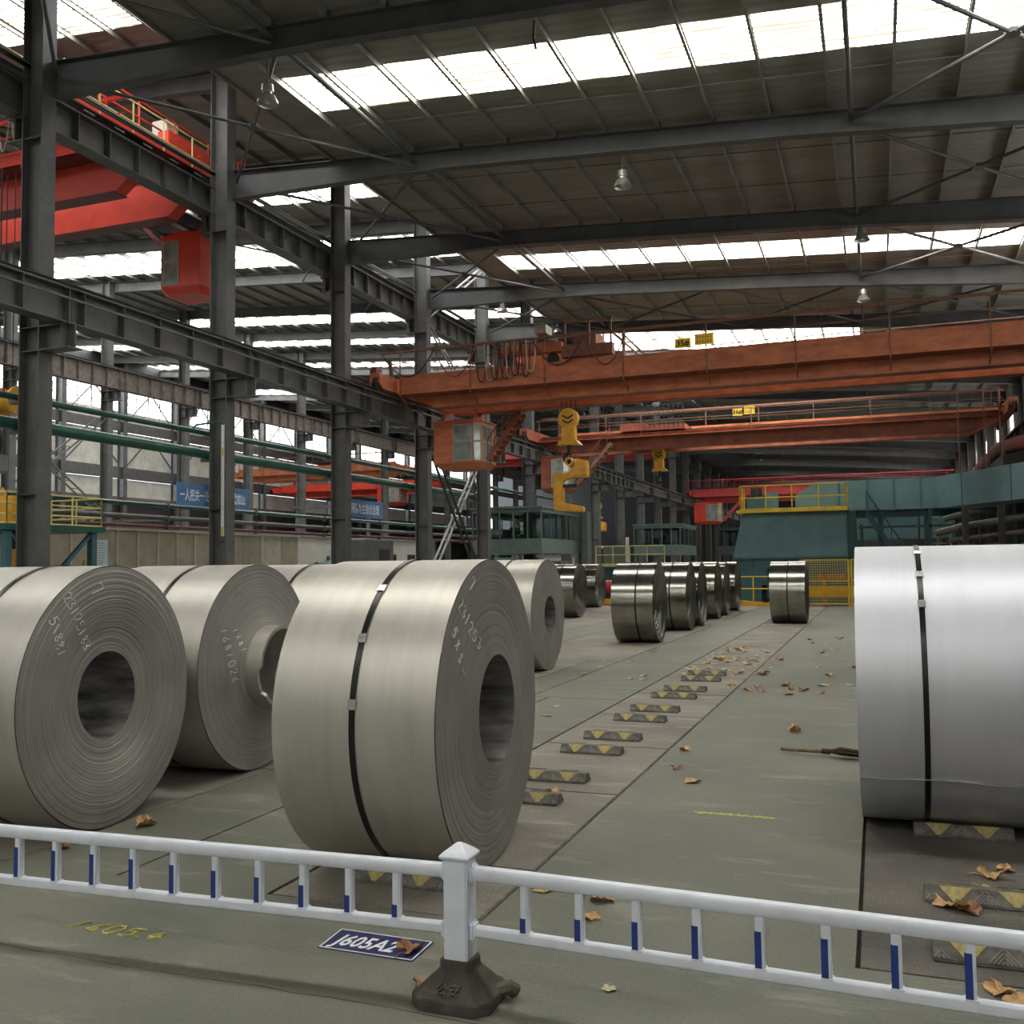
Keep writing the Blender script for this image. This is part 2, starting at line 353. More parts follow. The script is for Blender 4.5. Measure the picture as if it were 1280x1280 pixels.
# ---- roofs
STR1 = [(-42, -40, -14.4, XR), (-26.2, -24.2, -14.4, XR), (-10.4, -8.4, -14.4, XR), (5.4, 7.4, -14.4, XR), (21.2, 23.2, -14.4, XR), (37.1, 39.1, -14.4, XR), (49.4, 56.8, -14.4, -.5)]+[(CY[i]*1.021, CY[i]*1.021+2.0, -14.4, 5.2) for i in range(7, 22, 2)]  # far strips tucked behind rafters are added, out of sight, to brighten the back
STR2 = [(-41, -38.5), (-25.5, -23), (-10, -7.5), (5.2, 8), (20.8, 23.2), (35.8, 38.3), (43.6, 47.4), (58.3, 61.3), (66, 68.6), (76, 78), (90, 94)]
YA, YB = -44., 190.
def sheet(mb, xa, xb, ya, yb, zf, t=.05):
    if yb-ya < .01 or xb-xa < .01: return
    vs = [(x, y, zf(x)+.2+d) for d in (0, t) for x, y in ((xa, ya), (xb, ya), (xb, yb), (xa, yb))]
    mb.add(vs, [(3, 2, 1, 0), (4, 5, 6, 7), (0, 1, 5, 4), (1, 2, 6, 5), (2, 3, 7, 6), (3, 0, 4, 7)])
def purlin_mesh(x, zf, ya, yb):
    z = zf(x); mb = MB()
    mb.box(x-.035, x+.035, ya, yb, z, z+.012).box(x-.006, x+.006, ya, yb, z+.012, z+.188).box(x-.035, x+.035, ya, yb, z+.188, z+.2)
    return mb
def rafter_mesh(y, xa, xb, zf, hf, wd=.30):
    mb = MB(); n = 14; xs = [xa+(xb-xa)*i/n for i in range(n+1)]
    top = [(x, zf(x)-.002) for x in xs]; bot = [(x, zf(x)-hf(x)) for x in xs]
    def band(u, l, y0, y1):
        vs = []; fs = []
        for (x, za), (_, zb) in zip(u, l): vs += [(x, y0, za), (x, y1, za), (x, y1, zb), (x, y0, zb)]
        for i in range(n):
            for k in range(4): k2 = (k+1) % 4; fs.append((i*4+k, i*4+k2, i*4+4+k2, i*4+4+k))
        fs += [(0, 1, 2, 3), (n*4+3, n*4+2, n*4+1, n*4)]; mb.add(vs, fs)
    band(top, [(x, z-.02) for x, z in top], y-wd/2, y+wd/2); band([(x, z+.02) for x, z in bot], bot, y-wd/2, y+wd/2)
    band([(x, z-.02) for x, z in top], [(x, z+.02) for x, z in bot], y-.012, y+.012)
    return mb
def h1(x): return .56+max(0, (-12.4-x)/6.9)*.38+max(0, (x+2)/8)*.22
def roof(name, xa, xb, zf, strips, skym, hf, ys, px0):
    xs = []; x = px0
    while x > xa: xs.append(x); x -= 1.5
    xs = sorted(xs); mb = MB(); y = YA
    for st in strips:
        sa, sb, qa, qb = st if len(st) == 4 else (*st, xa, xb)
        sheet(mb, xa, xb, y, sa, zf); sheet(mb, xa, qa, sa, sb, zf); sheet(mb, qb, xb, sa, sb, zf); y = sb
    sheet(mb, xa, xb, y, YB, zf)
    c = tag(mb.build('ceiling', 'roof'), kind='structure')
    for x in xs: purlin_mesh(x, zf, YA, YB).build('purlin', 'purlin', c)
    cuts = [xa]+[x for x in xs if xa < x < xb]+[xb]
    for st in strips:
        sa, sb, qa, qb = st if len(st) == 4 else (*st, xa, xb)
        if sb < 0: mb = MB(); sheet(mb, qa, qb, sa, sb, zf, .03); mb.build('skylight_sheet', skym, c); continue
        for a, b in zip(cuts[:-1], cuts[1:]):
            a, b = max(a, qa), min(b, qb)
            if b-a < .1: continue
            mb = MB(); sheet(mb, a, b, sa, sb, zf, .03); mb.build('skylight_sheet', skym, c)
    for y in ys: rafter_mesh(y, xa if xa < -20 else XL, xb if xb > 0 else XL-.3, zf, hf).build('rafter', 'steel2', c)
    return c, xs
roof1, px1 = roof('ceiling', -15.7, XR, z1, STR1, 'sky1', h1, CYB, 6.72)
roof2, px2 = roof('ceiling', -67.2, -15.7, z2, STR2, 'sky2', lambda x: .62, CYB, -20.3)
mb = MB().box(-15.75, -15.68, YA, YB, 14.55, 18.2); tag(mb.build('wall_step', 'roof'), kind='structure')
# cleats, sag rods, tie tubes and cross braces over the coil bay
for y in CY[:5]:
    mb = MB()
    for x in px1: mb.box(x+.03, x+.05, y-.09, y+.09, z1(x)-.01, z1(x)+.18)
    mb.build('purlin_cleat', 'steel2', roof1)
for y in (28.4, 31.1, 35.8, 43.4, 46.):
    mb = MB().tube([(-15.5, y, z1(-15.5)+.1), (XR, y, z1(XR)+.1)], .014, 5); mb.build('sag_rod', 'steel2', roof1)
for y in (24.0, 19.9, 39.9): MB().tube([(-15.5, y, z1(-15.5)+.1), (XR, y, z1(XR)+.1)], .012, 5).build('sag_rod', 'purlin', roof1)
for x, r in ((-12.75, .075), (-.28, .06)):
    MB().tube([(x, YA, z1(x)-.26), (x, 120, z1(x)-.26)], r, 10).build('tie_tube', 'steel2', roof1, smooth=True)
def xbrace(xa, xb, ya, yb, zf, dz, r, par, node=True):
    p = [(xa, ya, zf(xa)-dz), (xb, yb, zf(xb)-dz), (xa, yb, zf(xa)-dz), (xb, ya, zf(xb)-dz)]
    MB().tube(p[:2], r, 8).build('cross_brace', 'steel2', par, smooth=True); MB().tube(p[2:], r, 8).build('cross_brace', 'steel2', par, smooth=True)
    if node:
        cx, cy, cz = (Vector(p[0])+Vector(p[1]))/2
        MB().lathe([(0, -.05), (.17, -.05), (.17, .05), (0, .05)], (cx, cy, cz), 8).build('brace_node', 'steel2', par)
for i in range(7):
    ya, yb = CYB[7+i]+.15, CYB[8+i]-.15
    xbrace(XL+.15, -12.75, ya, yb, z1, .42, .048, roof1)
    if i > 0: xbrace(-.28, 6.3, ya, yb, z1, .32, .05, roof1)
xbrace(-12.75, -6., CY[3], CY[4], z1, .4, .05, roof1); xbrace(-6, -.28, CY[3], CY[4], z1, .4, .05, roof1)
for i in range(5): xbrace(-31, -25, CY[i], CY[i+1], z2, .5, .05, roof2, False)

# ---- outer walls
wl = thing('wall_left', None, None, kind='structure')
XW = -66.5
def wpan(name, y0, y1, za, zb, m, par=None, d=0.): return MB().box(XW-.12+d, XW+d, y0, y1, za, zb).build(name, m, par or wl)
wpan('cladding', -44, 190, 18.9, 21.9, 'dark'); wpan('girt', -44, 190, 14.75, 15.7, 'steel', d=.25); wpan('girt', -44, 190, 10.3, 11.4, 'steel', d=.25)
wpan('cladding', -44, 190, 0, 8.3, 'dark'); wpan('girt', -44, 190, 8.1, 8.6, 'rust_beam', d=.4); wpan('girt', -44, 190, 5.6, 6.1, 'steel', d=.5)
for y in [-38.8+7.42*i for i in range(27)]:
    wpan('cladding_sheet', y+.4, y+7.0, 15.7, 16.7, 'rib_wall'); wpan('cladding_sheet', y+.4, y+7.0, 11.4, 14.75, 'rib_wall'); wpan('cladding_sheet', y+.4, y+7.0, 8.6, 10.3, 'rib_wall')
    o = MB().box(XW-.1, XW-.06, y+.4, y+7.0, 16.7, 18.9).build('window_sheet', 'winlit', wl)
    mb = MB()
    for k in (1, 2, 3): mb.box(XW-.05, XW, y+.4+1.65*k-.04, y+.4+1.65*k+.04, 16.7, 18.9)
    for k in (1, 2): mb.box(XW-.05, XW, y+.4, y+7, 16.7+.73*k-.03, 16.7+.73*k+.03)
    mb.build('glazing_bar', 'steel', o)
    MB().ibeam((XW+.2, y+.0, 0), (XW+.2, y+.0, 21.4), .5, .75, .03, .02, (1, 0, 0)).build('wall_column', 'steel', wl)
    if 20 < y < 100:
        mb = MB()
        for za, zb in ((11.6, 14.6), (15.8, 18.8)): mb.bar((XW+.3, y+.5, za), (XW+.3, y+3.7, zb), .1, .1).bar((XW+.3, y+3.7, zb), (XW+.3, y+6.9, za), .1, .1)
        mb.build('wall_brace', 'steel', wl)
wr = thing('wall_right', None, None, kind='structure')
MB().box(XR, XR+.15, -44, 190, 0, 8.7).build('cladding', 'dark', wr); MB().box(XR, XR+.15, -44, 190, 10.9, 13.2).build('cladding', 'rib_wall', wr)
for y in CYB[:-1]:
    o = MB().box(XR+.05, XR+.09, y+1.3, y+6.1, 8.7, 10.9).build('window_sheet', 'winlit', wr)
    MB().box(XR-.04, XR+.05, y+3.65, y+3.75, 8.7, 10.9).box(XR-.04, XR+.05, y+1.3, y+6.1, 9.78, 9.84).build('glazing_bar', 'steel', o)
    MB().box(XR, XR+.15, y-1.3, y+1.3, 8.7, 10.9).build('cladding', 'rib_wall', wr)
    MB().ibeam((XR-.2, y, 0), (XR-.2, y, 12.7), .4, .6, .03, .02, (1, 0, 0)).build('wall_column', 'steel', wr)
wn = MB().box(-75, 15, -44.3, -44, 0, 23).build('wall_near', 'rib_wall'); tag(wn, kind='structure')
we = MB().box(-75, 15, 189, 189.3, 0, 23).build('wall_far', 'dark'); tag(we, kind='structure')

# ================================================================== COLUMNS AND RUNWAYS
def column(x0, x1, y, w, ztop, label, lower=None, upper=None, group=None, grey='steel'):
    t = tag(MB().box(x0-.15, x1+.15, y-w/2-.15, y+w/2+.15, 0, .06).build('steel_column', grey), label, 'column', group)
    MB().box(x0, x0+.03, y-w/2, y+w/2, .06, ztop).build('flange', grey, t); MB().box(x1-.03, x1, y-w/2, y+w/2, .06, ztop).build('flange', grey, t)
    MB().box(x0+.03, x1-.03, y-.015, y+.015, .06, ztop).build('web', grey, t)
    for z in (1.2, 3.6): MB().box(x0+.03, x1-.03, y-w/2+.02, y+w/2-.02, z, z+.02).build('stiffener', grey, t)
    if lower:
        zb, xo = lower
        MB().box(x1, xo, y-w/2, y+w/2, zb-.03, zb).box(x1, xo, y-w/2, y+w/2, zb-.62, zb-.59).box(x1, xo, y-.02, y+.02, zb-.59, zb-.03).box(xo-.25, xo-.22, y-w/2, y+w/2, zb-.59, zb-.03).build('corbel', grey, t)
        MB().box(x0+.03, x1-.03, y-w/2+.02, y+w/2-.02, zb-.62, zb-.6).box(x0+.03, x1-.03, y-w/2+.02, y+w/2-.02, zb-.02, zb).build('stiffener', grey, t)
    if upper:
        zb, xo = upper
        MB().box(xo, x0, y-w/2, y+w/2, zb-.03, zb).box(xo, x0, y-w/2, y+w/2, zb-.62, zb-.59).box(xo, x0, y-.02, y+.02, zb-.59, zb-.03).box(xo+.22, xo+.25, y-w/2, y+w/2, zb-.59, zb-.03).build('corbel', grey, t)
        MB().box(x0+.03, x1-.03, y-w/2+.02, y+w/2-.02, zb-.62, zb-.6).build('stiffener', grey, t)
    return t
ORD = ['nearest tall dark steel column at the left picture edge, red crane behind it', 'tall dark steel column with a white paper strip on it, red cab beside',
       'third tall steel column back, between the two blue banners', 'fourth tall steel column back, left of the orange crane cab', 'fifth steel column back, standing just left of the grey glass booth',
       'sixth steel column back, rising behind the grey glass booth']
cols = []
for i, y in enumerate(CYB):
    k = i-8
    lab = ORD[k] if 0 <= k < 6 else 'dark steel column of the long row far behind the glass booth' if k >= 6 else 'dark steel column of the long row, nearer than the left edge one'
    cols.append(column(XL-.65, XL, y-.22, .45, 18.1, lab, (7.80, -18.35), (13.25, -20.45), None if 0 <= k < 6 else 'far columns of the runway row' if k >= 6 else 'near columns of the runway row'))
for i, y in enumerate(CYB[9:24]):
    column(-45.5, -44.9, y-.25, .45, 19.9, 'dark steel column of the second row, beyond the left bay', (13.0, -44.1), None, 'second row of columns')
# white paper strip with handwriting up the second column
c2 = cols[9]
sp = MB().box(-19.47, -19.36, 25.62, 25.635, 2.75, 6.3).build('paper_strip', 'paper', c2)
mb = MB()
for i in range(46):
    z = 3.15+i*.058; x = -19.465+random.random()*.05; mb.bar((x, 25.617, z), (x+random.uniform(.01, .05), 25.617, z+random.uniform(-.02, .03)), .006, .008, (0, 1, 0))
mb.build('handwriting', 'dark', sp); MB().box(-19.46, -19.37, 25.612, 25.62, 2.76, 3.05).box(-19.45, -19.37, 25.612, 25.62, 5.3, 5.55).build('yellow_patch', 'chalk_yellow', sp)
MB().bar((-19.62, 25.6, 2.62), (-19.34, 25.6, 2.55), .02, .03).bar((-19.6, 25.6, 2.45), (-19.35, 25.6, 2.6), .02, .03).build('wire_tie', 'dark', c2)

def runway(name, label, x, zb, zt, wd, ya, yb, mname, nst=5, rail=True, side=1):
    t = thing(name, label, 'crane runway', (x, ya, 0)); ys = [y for y in CYB if ya-.1 < y < yb+.1]
    for a, b in zip(ys[:-1], ys[1:]):
        s = MB().ibeam((x, a+.01, (zb+zt)/2), (x, b-.01, (zb+zt)/2), wd, zt-zb, .035, .02).build('beam_span', mname, t)
        near = 11 < a < 75
        for i in range(nst+1 if near else 2):
            y = a+.25+(b-a-.5)*i/(nst if near else 1)
            MB().box(x-wd/2+.03, x+wd/2-.03, y-.015, y+.015, zb+.035, zt-.035).build('stiffener', mname, s)
    if rail: MB().ibeam((x, ya, zt+.085), (x, yb, zt+.085), .1, .15, .03, .03).build('rail', 'black', t)
    return t
rl = runway('crane_runway', 'long low dark crane runway running along the column row at mid height', -18.72, 7.82, 8.72, .46, -40.8, 175, 'steel')
MB().box(-18.52, -18.46, -11, 175, 8.40, 8.46).build('conductor_rail', 'steel', rl)
rh = runway('crane_runway', 'high grey crane runway under the roof step, with yellow handrail', -20.15, 13.27, 14.15, .5, -40.8, 175, 'steel', 6)
MB().box(-20.5, -19.98, -11, 175, 14.42, 14.46).box(-19.96, -19.92, -11, 175, 14.55, 14.66).build('walkway_plate', 'black', rh)
MB().box(-19.97, -19.90, -11, 175, 14.66, 14.70).build('edge_strip', 'steel_pale', rh)
for i in range(9): MB().box(-19.93, -19.91, 15.6+1.15*i, 16.0+1.15*i, 14.27, 14.31).build('painted_slot_light', 'clip', rh)  # pale plates stand in for daylight showing through slots above the beam
def railing(par, pts, h, m, pitch=1.5, r=.022, mid=1, name='handrail', bot=False):
    """posts and rails along a list of points"""
    hs = [h*(j+1)/(mid+1) for j in range(mid+1)]+([.03] if bot else [])
    for a, b in zip(pts[:-1], pts[1:]):
        a, b = Vector(a), Vector(b)
        for hh in hs: MB().tube([a+Vector((0, 0, hh)), b+Vector((0, 0, hh))], r, 6).build('rail_bar', m, par, smooth=True)
        n = max(1, round((b-a).length/pitch))
        for i in range(n+1):
            p = a.lerp(b, i/n); MB().tube([p, p+Vector((0, 0, h))], r, 6).build('rail_post', m, par, smooth=True)
for a, b in ((13.5, 19.2), (20., 26.7)): railing(rh, [(-20.45, a, 14.45), (-20.45, b, 14.45)], 1.28, 'yellow_pale', 1.35, .026)
runway('crane_runway', 'rusty ribbed crane runway on the second column row beyond the left bay', -44.3, 13.02, 14.3, .5, 11.23, 130, 'rust_beam', 6)
runway('crane_runway', 'dark crane runway along the right wall under the bright windows', 7.35, 7.82, 8.72, .46, -40.8, 175, 'steel', 3)

# laced bracing between columns
def laced(name, label, p, q, gap, m, par=None, n=9, w=.09):
    p, q = Vector(p), Vector(q); t = thing(name, label, 'brace', tuple(p)) if par is None else par
    d = Vector((0, 1, 0)) if gap > 0 else Vector((1, 0, 0)); gp = d*abs(gap)/2
    MB().bar(p-gp, q-gp, w, w).build('chord', m, t); MB().bar(p+gp, q+gp, w, w).build('chord', m, t)
    for i in range(1, n): c = p.lerp(q, i/n); MB().bar(c-gp, c+gp, .05, .05).build('lacing_rung', m, t)
    return t
laced('column_brace', 'black laced brace sloping down to the right between columns, left of glass booth', (-19.5, 41.3, 7.4), (-19.5, 47.6, .6), .7, 'black')
laced('column_brace', 'pale grey laced brace rising to the right, left of glass booth', (-19.75, 41.3, .9), (-19.75, 47.7, 7.2), .55, 'steel_pale')
for k, (za, zb) in enumerate(((6.6, 11.2), (9.4, 5.3), (1.6, 5.4))):
    laced('column_brace', ['laced brace rising to the upper column joint in the second row', 'laced brace sloping down to the column joint in the second row', 'lowest laced brace rising to the column joint in the second row'][k], (-45.2, 41.3, za), (-45.2, 47.6, zb), .7, 'steel')
laced('column_brace', 'pale laced brace between two columns above the orange crane, falling to the right', (-19.6, 41.3, 13.2), (-19.6, 47.9, 9.4), .5, 'steel_pale', n=8, w=.07)
laced('column_brace', 'pale laced brace between two columns above the orange crane, rising to the right', (-19.6, 41.3, 13.6), (-19.6, 47.9, 17.6), .5, 'steel_pale', n=8, w=.07)

# pipes along the row
gp = thing('pipe_run', 'thick dark green pipe running along the column row', 'pipe', (-19.9, -10, 5.4))
MB().tube([(-20.2, -10, 5.42), (-20.2, 48, 5.42)], .155, 14).build('pipe', 'green_pipe', gp, smooth=True)
gp2 = thing('pipe_run', 'thinner dark green pipe running just above the thick one', 'pipe', (-19.9, -10, 6.1))
MB().tube([(-20.2, -10, 6.10), (-20.2, 70, 6.10)], .085, 12).build('pipe', 'green_pipe', gp2, smooth=True)
for y in CYB[6:13]:
    MB().box(-20.4, -19.96, y-.3, y-.14, 5.17, 5.27).build('pipe_bracket', 'steel', gp); MB().box(-20.4, -19.96, y-.3, y-.14, 5.93, 6.01).build('pipe_bracket', 'steel', gp2)
MB().tube([(-20.2, 25.1, 6.1), (-20.2, 25.3, 6.3), (-19.6, 25.4, 6.36), (-19.33, 25.5, 6.36)], .035, 8).build('branch_pipe', 'green_pipe', gp2, smooth=True)
for z, r, nm, m_, lab in ((4.05, .09, 'upper', 'green_pipe', 'dark green service pipe passing beneath the blue banners'), (3.55, .1, 'mid', 'steel', 'grey service pipe, middle one of three under the banners'),
                       (3.2, .07, 'low', 'maroon', 'maroon service pipe, lowest one under the banners')):
    t = thing('service_pipe', lab, 'pipe', (-27, 10, z)); MB().tube([(-27, 10, z+.25), (-27, 75, z+.25)], r, 10).build('pipe', m_, t, smooth=True)
    for y in range(14, 74, 6): MB().box(-27.1, -26.9, y, y+.1, z+.1, z+.34).build('pipe_hanger', 'steel', t)

# ================================================================== CRANES
def crane(label, X0, X1, Y, zb, zt, m, md, front=True, cab=None, detail=True, posts=3., rail_m='rail_rust', fascia=(.5, 1.3), dist=2.0, truck_z=None, chamf=(.3, 1.8, .7), fm=None, group=None, tin=0.):
    """double-girder bridge crane: two girders, walkway with fascia and handrail, end trucks"""
    t = thing('bridge_crane', label, 'crane', (X0, Y, zb), 0, group)
    a, b, c = chamf; out = [(X0+a, zt), (X1-a, zt), (X1-a, zb+c), (X1-b, zb), (X0+b, zb), (X0+a, zb+c)]
    for y in (Y, Y+dist):
        g = MB().prism(out, 'Y', y-.22, y+.22).build('girder', m, t, bevel=.01)
        MB().box(X0+a, X1-a, y-.29, y+.29, zt, zt+.025).box(X0+b, X1-b, y-.29, y+.29, zb-.025, zb).build('flange', md, g)
        MB().box(X0+.5, X1-.5, y-.04, y+.04, zt+.025, zt+.13).build('trolley_rail', 'dark', g)
    tz = truck_z if truck_z is not None else zb+.5
    for x in (X0+tin, X1-.44-tin):
        e = MB().prism([(Y-2.5, tz+.22), (Y-2.2, tz), (Y+dist+2.2, tz), (Y+dist+2.5, tz+.22), (Y+dist+2.5, tz+.62), (Y-2.5, tz+.62)], 'X', x, x+.44).build('end_truck', m, t, bevel=.015)
        for yy in (Y-2.4, Y+dist+2.4): MB().lathe([(0, -.09), (.30, -.09), (.34, -.07), (.34, -.06), (.27, -.055), (.27, .055), (.34, .06), (.34, .07), (0, .07)], (x+.30, yy, tz+.13), 18, 'X').build('wheel', 'black', e, smooth=True)
    f0, f1 = fascia; ys = Y-.95 if front else Y+dist+.95; yi = Y-.22 if front else Y+dist+.22
    wk = MB().box(X0+.2, X1-.2, min(ys, yi), max(ys, yi), zb+f0, zb+f0+.04).build('walkway', md, t)
    s = -1 if front else 1
    fz = MB().box(X0+.6, X1-.2, ys-.025, ys+.025, zb+f0, zb+f1).build('fascia', fm or m, t)
    MB().box(X0+.6, X1-.2, ys-.05, ys+.03, zb+f0, zb+f0+.06).box(X0+.6, X1-.2, ys-.045, ys+.03, zb+f1-.05, zb+f1).box(X0+.6, X1-.2, ys-.04, ys+.03, zb+(f0+f1)/2+.17, zb+(f0+f1)/2+.19).build('fascia_lip', fm or m, fz)
    n = int((X1-X0-1)/posts)
    for i in range(n+1):
        x = X0+.6+i*(X1-X0-1.2)/n
        MB().bar((x, ys+s*.04, zb+f0-.12), (x, ys+s*.04, zb+f1+1.0), .05, .05).build('rail_post', rail_m, t)
        if detail: MB().bar((x, ys-s*.05, zb+f0-.02), (x, yi, zb+f0-.42), .05, .05).build('bracket', md, t)
    MB().box(X0-.4, X1, ys-.05, ys+.05, zb+f1+.96, zb+f1+1.06).build('rail_bar', rail_m, t)
    MB().bar((X0, ys, zb+f1+.52), (X1, ys, zb+f1+.52), .03, .03).build('rail_bar', rail_m, t)
    y2 = Y+dist+.75 if front else Y-.75
    MB().bar((X0+.4, y2, zt+1.), (X1-.4, y2, zt+1.), .04, .04).bar((X0+.4, y2, zt+.5), (X1-.4, y2, zt+.5), .03, .03).build('rail_bar', rail_m, t)
    for i in range(0, n+1, 2):
        x = X0+.6+i*(X1-X0-1.2)/n; MB().bar((x, y2, zt-.2), (x, y2, zt+1.), .04, .04).build('rail_post', rail_m, t)
    MB().box(X0+.4, X1-.4, min(y2, Y+dist if front else Y), max(y2, Y+dist if front else Y), zt-.24, zt-.2).build('walkway', md, t)
    return t
def cabin(par, x0, x1, y0, y1, z0, z1_, m, ch=.28, wx=.45, frame_m='cable_pale', flip=False):
    """operator's cab hung under the girder: box with one slanted corner and framed windows"""
    po = [(x0, y0), (x1-ch, y0), (x1, y0+ch), (x1, y1), (x0, y1)] if not flip else [(x0+ch, y0), (x1, y0), (x1, y1), (x0, y1), (x0, y0+ch)]
    lo = z0+.22; cx, cy = (x0+x1)/2, (y0+y1)/2
    mb = MB().prism(po, 'Z', lo, z1_)
    n = len(po); vs = [(p[0], p[1], lo) for p in po]+[(cx+(p[0]-cx)*.82, cy+(p[1]-cy)*.8, z0) for p in po]
    mb.add(vs, [(i, (i+1) % n, n+(i+1) % n, n+i) for i in range(n)]+[tuple(range(n, 2*n))])
    c = mb.build('cab', m, par, bevel=.012)
    MB().prism([(cx+(p[0]-cx)*1.05, cy+(p[1]-cy)*1.05) for p in po], 'Z', z1_, z1_+.05).build('cab_roof', m, c)
    W = x1-x0-ch; H = z1_-lo
    def win(o, ux, w_, h_):
        o, ux = Vector(o), Vector(ux).normalized(); nrm = ux.cross(Vector((0, 0, 1)))
        def q(mb, a, b_, za, zb2, t): 
            p0, p1 = o+ux*a, o+ux*b_
            mb.add([p0+Vector((0, 0, za)), p1+Vector((0, 0, za)), p1+Vector((0, 0, zb2)), p0+Vector((0, 0, zb2))]+[v+nrm*t for v in (p0+Vector((0, 0, za)), p1+Vector((0, 0, za)), p1+Vector((0, 0, zb2)), p0+Vector((0, 0, zb2)))],
                   [(0, 1, 2, 3), (4, 5, 6, 7), (0, 1, 5, 4), (1, 2, 6, 5), (2, 3, 7, 6), (3, 0, 4, 7)]); return mb
        g_ = q(MB(), 0, w_, 0, h_, .012).build('window_pane', 'cabglass', c); e = .045; mb = MB()
        q(mb, -e, w_+e, -e, 0, .03); q(mb, -e, w_+e, h_, h_+e, .03); q(mb, -e, 0, 0, h_, .03); q(mb, w_, w_+e, 0, h_, .03); mb.build('window_frame', frame_m, c)
    if not flip:
        for zz, hh in ((lo+.12, H*.42), (lo+.12+H*.42+.1, H*.36)):
            win((x1-ch-W*wx-.06, y0, zz), (1, 0, 0), W*wx, hh); d = Vector((ch, ch, 0)); win(Vector((x1-ch, y0, zz))+d*.14, d, d.length*.72, hh); win((x1, y0+ch+.15, zz), (0, 1, 0), (y1-y0-ch)*.6, hh)
    else:
        for zz, hh in ((lo+.12, H*.40), (lo+.12+H*.40+.1, H*.34)):
            win((x0+ch+.08, y0, zz), (1, 0, 0), W*wx, hh); d = Vector((ch, -ch, 0)); win(Vector((x0, y0+ch, zz))+d*.14, d, d.length*.72, hh); win((x0, y1-.2, zz), (0, -1, 0), (y1-y0-ch)*.6, hh)
    return c
def stair(par, p, q, wy, m, name='ladder', n=9, rail=True):
    p, q = Vector(p), Vector(q); d = Vector(wy)
    s = MB().bar(p, q, .05, .2).bar(p+d, q+d, .05, .2).build(name, m, par)
    mb = MB()
    for i in range(1, n): c = p.lerp(q, i/n); mb.bar(c, c+d, .18, .03)
    mb.build('tread', m, s)
    if rail:
        mb = MB(); u = Vector((0, 0, .9))
        for e in (Vector((0, 0, 0)), d):
            mb.bar(p+e+u, q+e+u, .04, .04)
            for i in range(0, n+1, 2): c = p.lerp(q, i/n)+e; mb.bar(c, c+u, .03, .03)
        mb.build('stair_rail', m, s)
    return s

# --- the big orange crane
c1 = crane('big weathered orange bridge crane spanning the hall, nearest the camera', -19.0, 7.6, 37.0, 8.36, 9.62, 'orange', 'orange_dk', fascia=(.50, 1.31), truck_z=8.93)
cabin(c1, -17.9, -15.78, 38.2, 40.2, 5.92, 7.95, 'orange')
MB().box(-17.7, -17.55, 38.6, 39.6, 7.9, 8.5).box(-16.2, -16.05, 38.6, 39.6, 7.9, 8.5).build('cab_hanger', 'orange_dk', c1)
stair(c1, (-15.7, 39.0, 6.3), (-14.2, 39.0, 8.3), (0, .7, 0), 'orange_dk')
tr = MB().box(-14.3, -11.6, 36.75, 37.25, 10.27, 10.67).box(-14.3, -11.6, 38.75, 39.25, 10.27, 10.67).box(-14.3, -14.0, 37.25, 38.75, 10.32, 10.62).box(-11.9, -11.6, 37.25, 38.75, 10.32, 10.62).build('trolley_frame', 'orange', c1, bevel=.01)
MB().tube([(-13.4, 37.9, 10.8), (-12.1, 37.9, 10.8)], .34, 16).build('rope_drum', 'dark', tr, smooth=True)
for x in (-13.9, -12.0): MB().lathe([(0, -.05), (.26, -.05), (.26, .05), (0, .05)], (x, 37.0, 10.0), 14, 'Y').build('wheel', 'black', tr)
MB().tube([(-11.9, 37.5, 10.85), (-11.3, 37.5, 10.85)], .2, 12).build('hoist_motor', 'dark', tr, smooth=True)
tg = MB().box(-11.6, -9.5, 36.8, 37.2, 10.0, 10.45).box(-11.6, -9.5, 38.8, 39.2, 10.0, 10.45); 
for x in (-11.5, -10.5, -9.6): tg.box(x, x+.07, 36.85, 36.95, 10.4, 11.45).box(x, x+.07, 39.05, 39.15, 10.4, 11.45)
tg.box(-11.5, -9.5, 36.85, 36.95, 11.4, 11.47).box(-11.5, -9.5, 36.85, 36.95, 10.9, 10.95).box(-11.2, -10.3, 37.3, 38.6, 10.4, 11.1).box(-9.6, -9.53, 36.9, 39.1, 10.9, 10.96).build('trolley_guard', 'rail_rust', tr)
MB().bar((-9.7, 36.9, 11.4), (-8.2, 36.9, 9.8), .06, .06).build('trolley_strut', 'rail_rust', tr)
MB().box(-12.9, -12.4, 37.3, 38.1, 11.2, 11.55).build('cover_box', 'steel_pale', tr)
xs = [-19.2, -16.8, -14.9]+[-14.55+.22*i for i in range(9)]+[-12.5, -10.4, -8.7]
for i, (a, b) in enumerate(zip(xs[:-1], xs[1:])):
    dp = .95+.35*random.random() if b-a > .5 else 1.25+.3*random.random(); wide = max(b-a, .42); pts = []
    for k in range(13):
        u = k/12; x = a+wide*u; pts.append((x, 35.92+.05*math.sin(i*2.+u*3), 10.62-dp*(1-(2*u-1)**4 if wide < 1 else 1-(2*u-1)**2)))
    MB().tube(pts, .028, 6).build('festoon_cable', ['cable', 'cable_red', 'cable', 'cable_pale'][i % 4], c1, smooth=True)
MB().tube([(-18.75, 35.75, 10.3), (-18.7, 35.75, 9.9), (-18.65, 35.8, 9.4)], .09, 8).build('cable_bundle', 'cable_red', c1, smooth=True)
MB().box(-19.0, -18.7, 34.5, 35.0, 9.55, 9.75).build('buffer_box', 'maroon', c1)
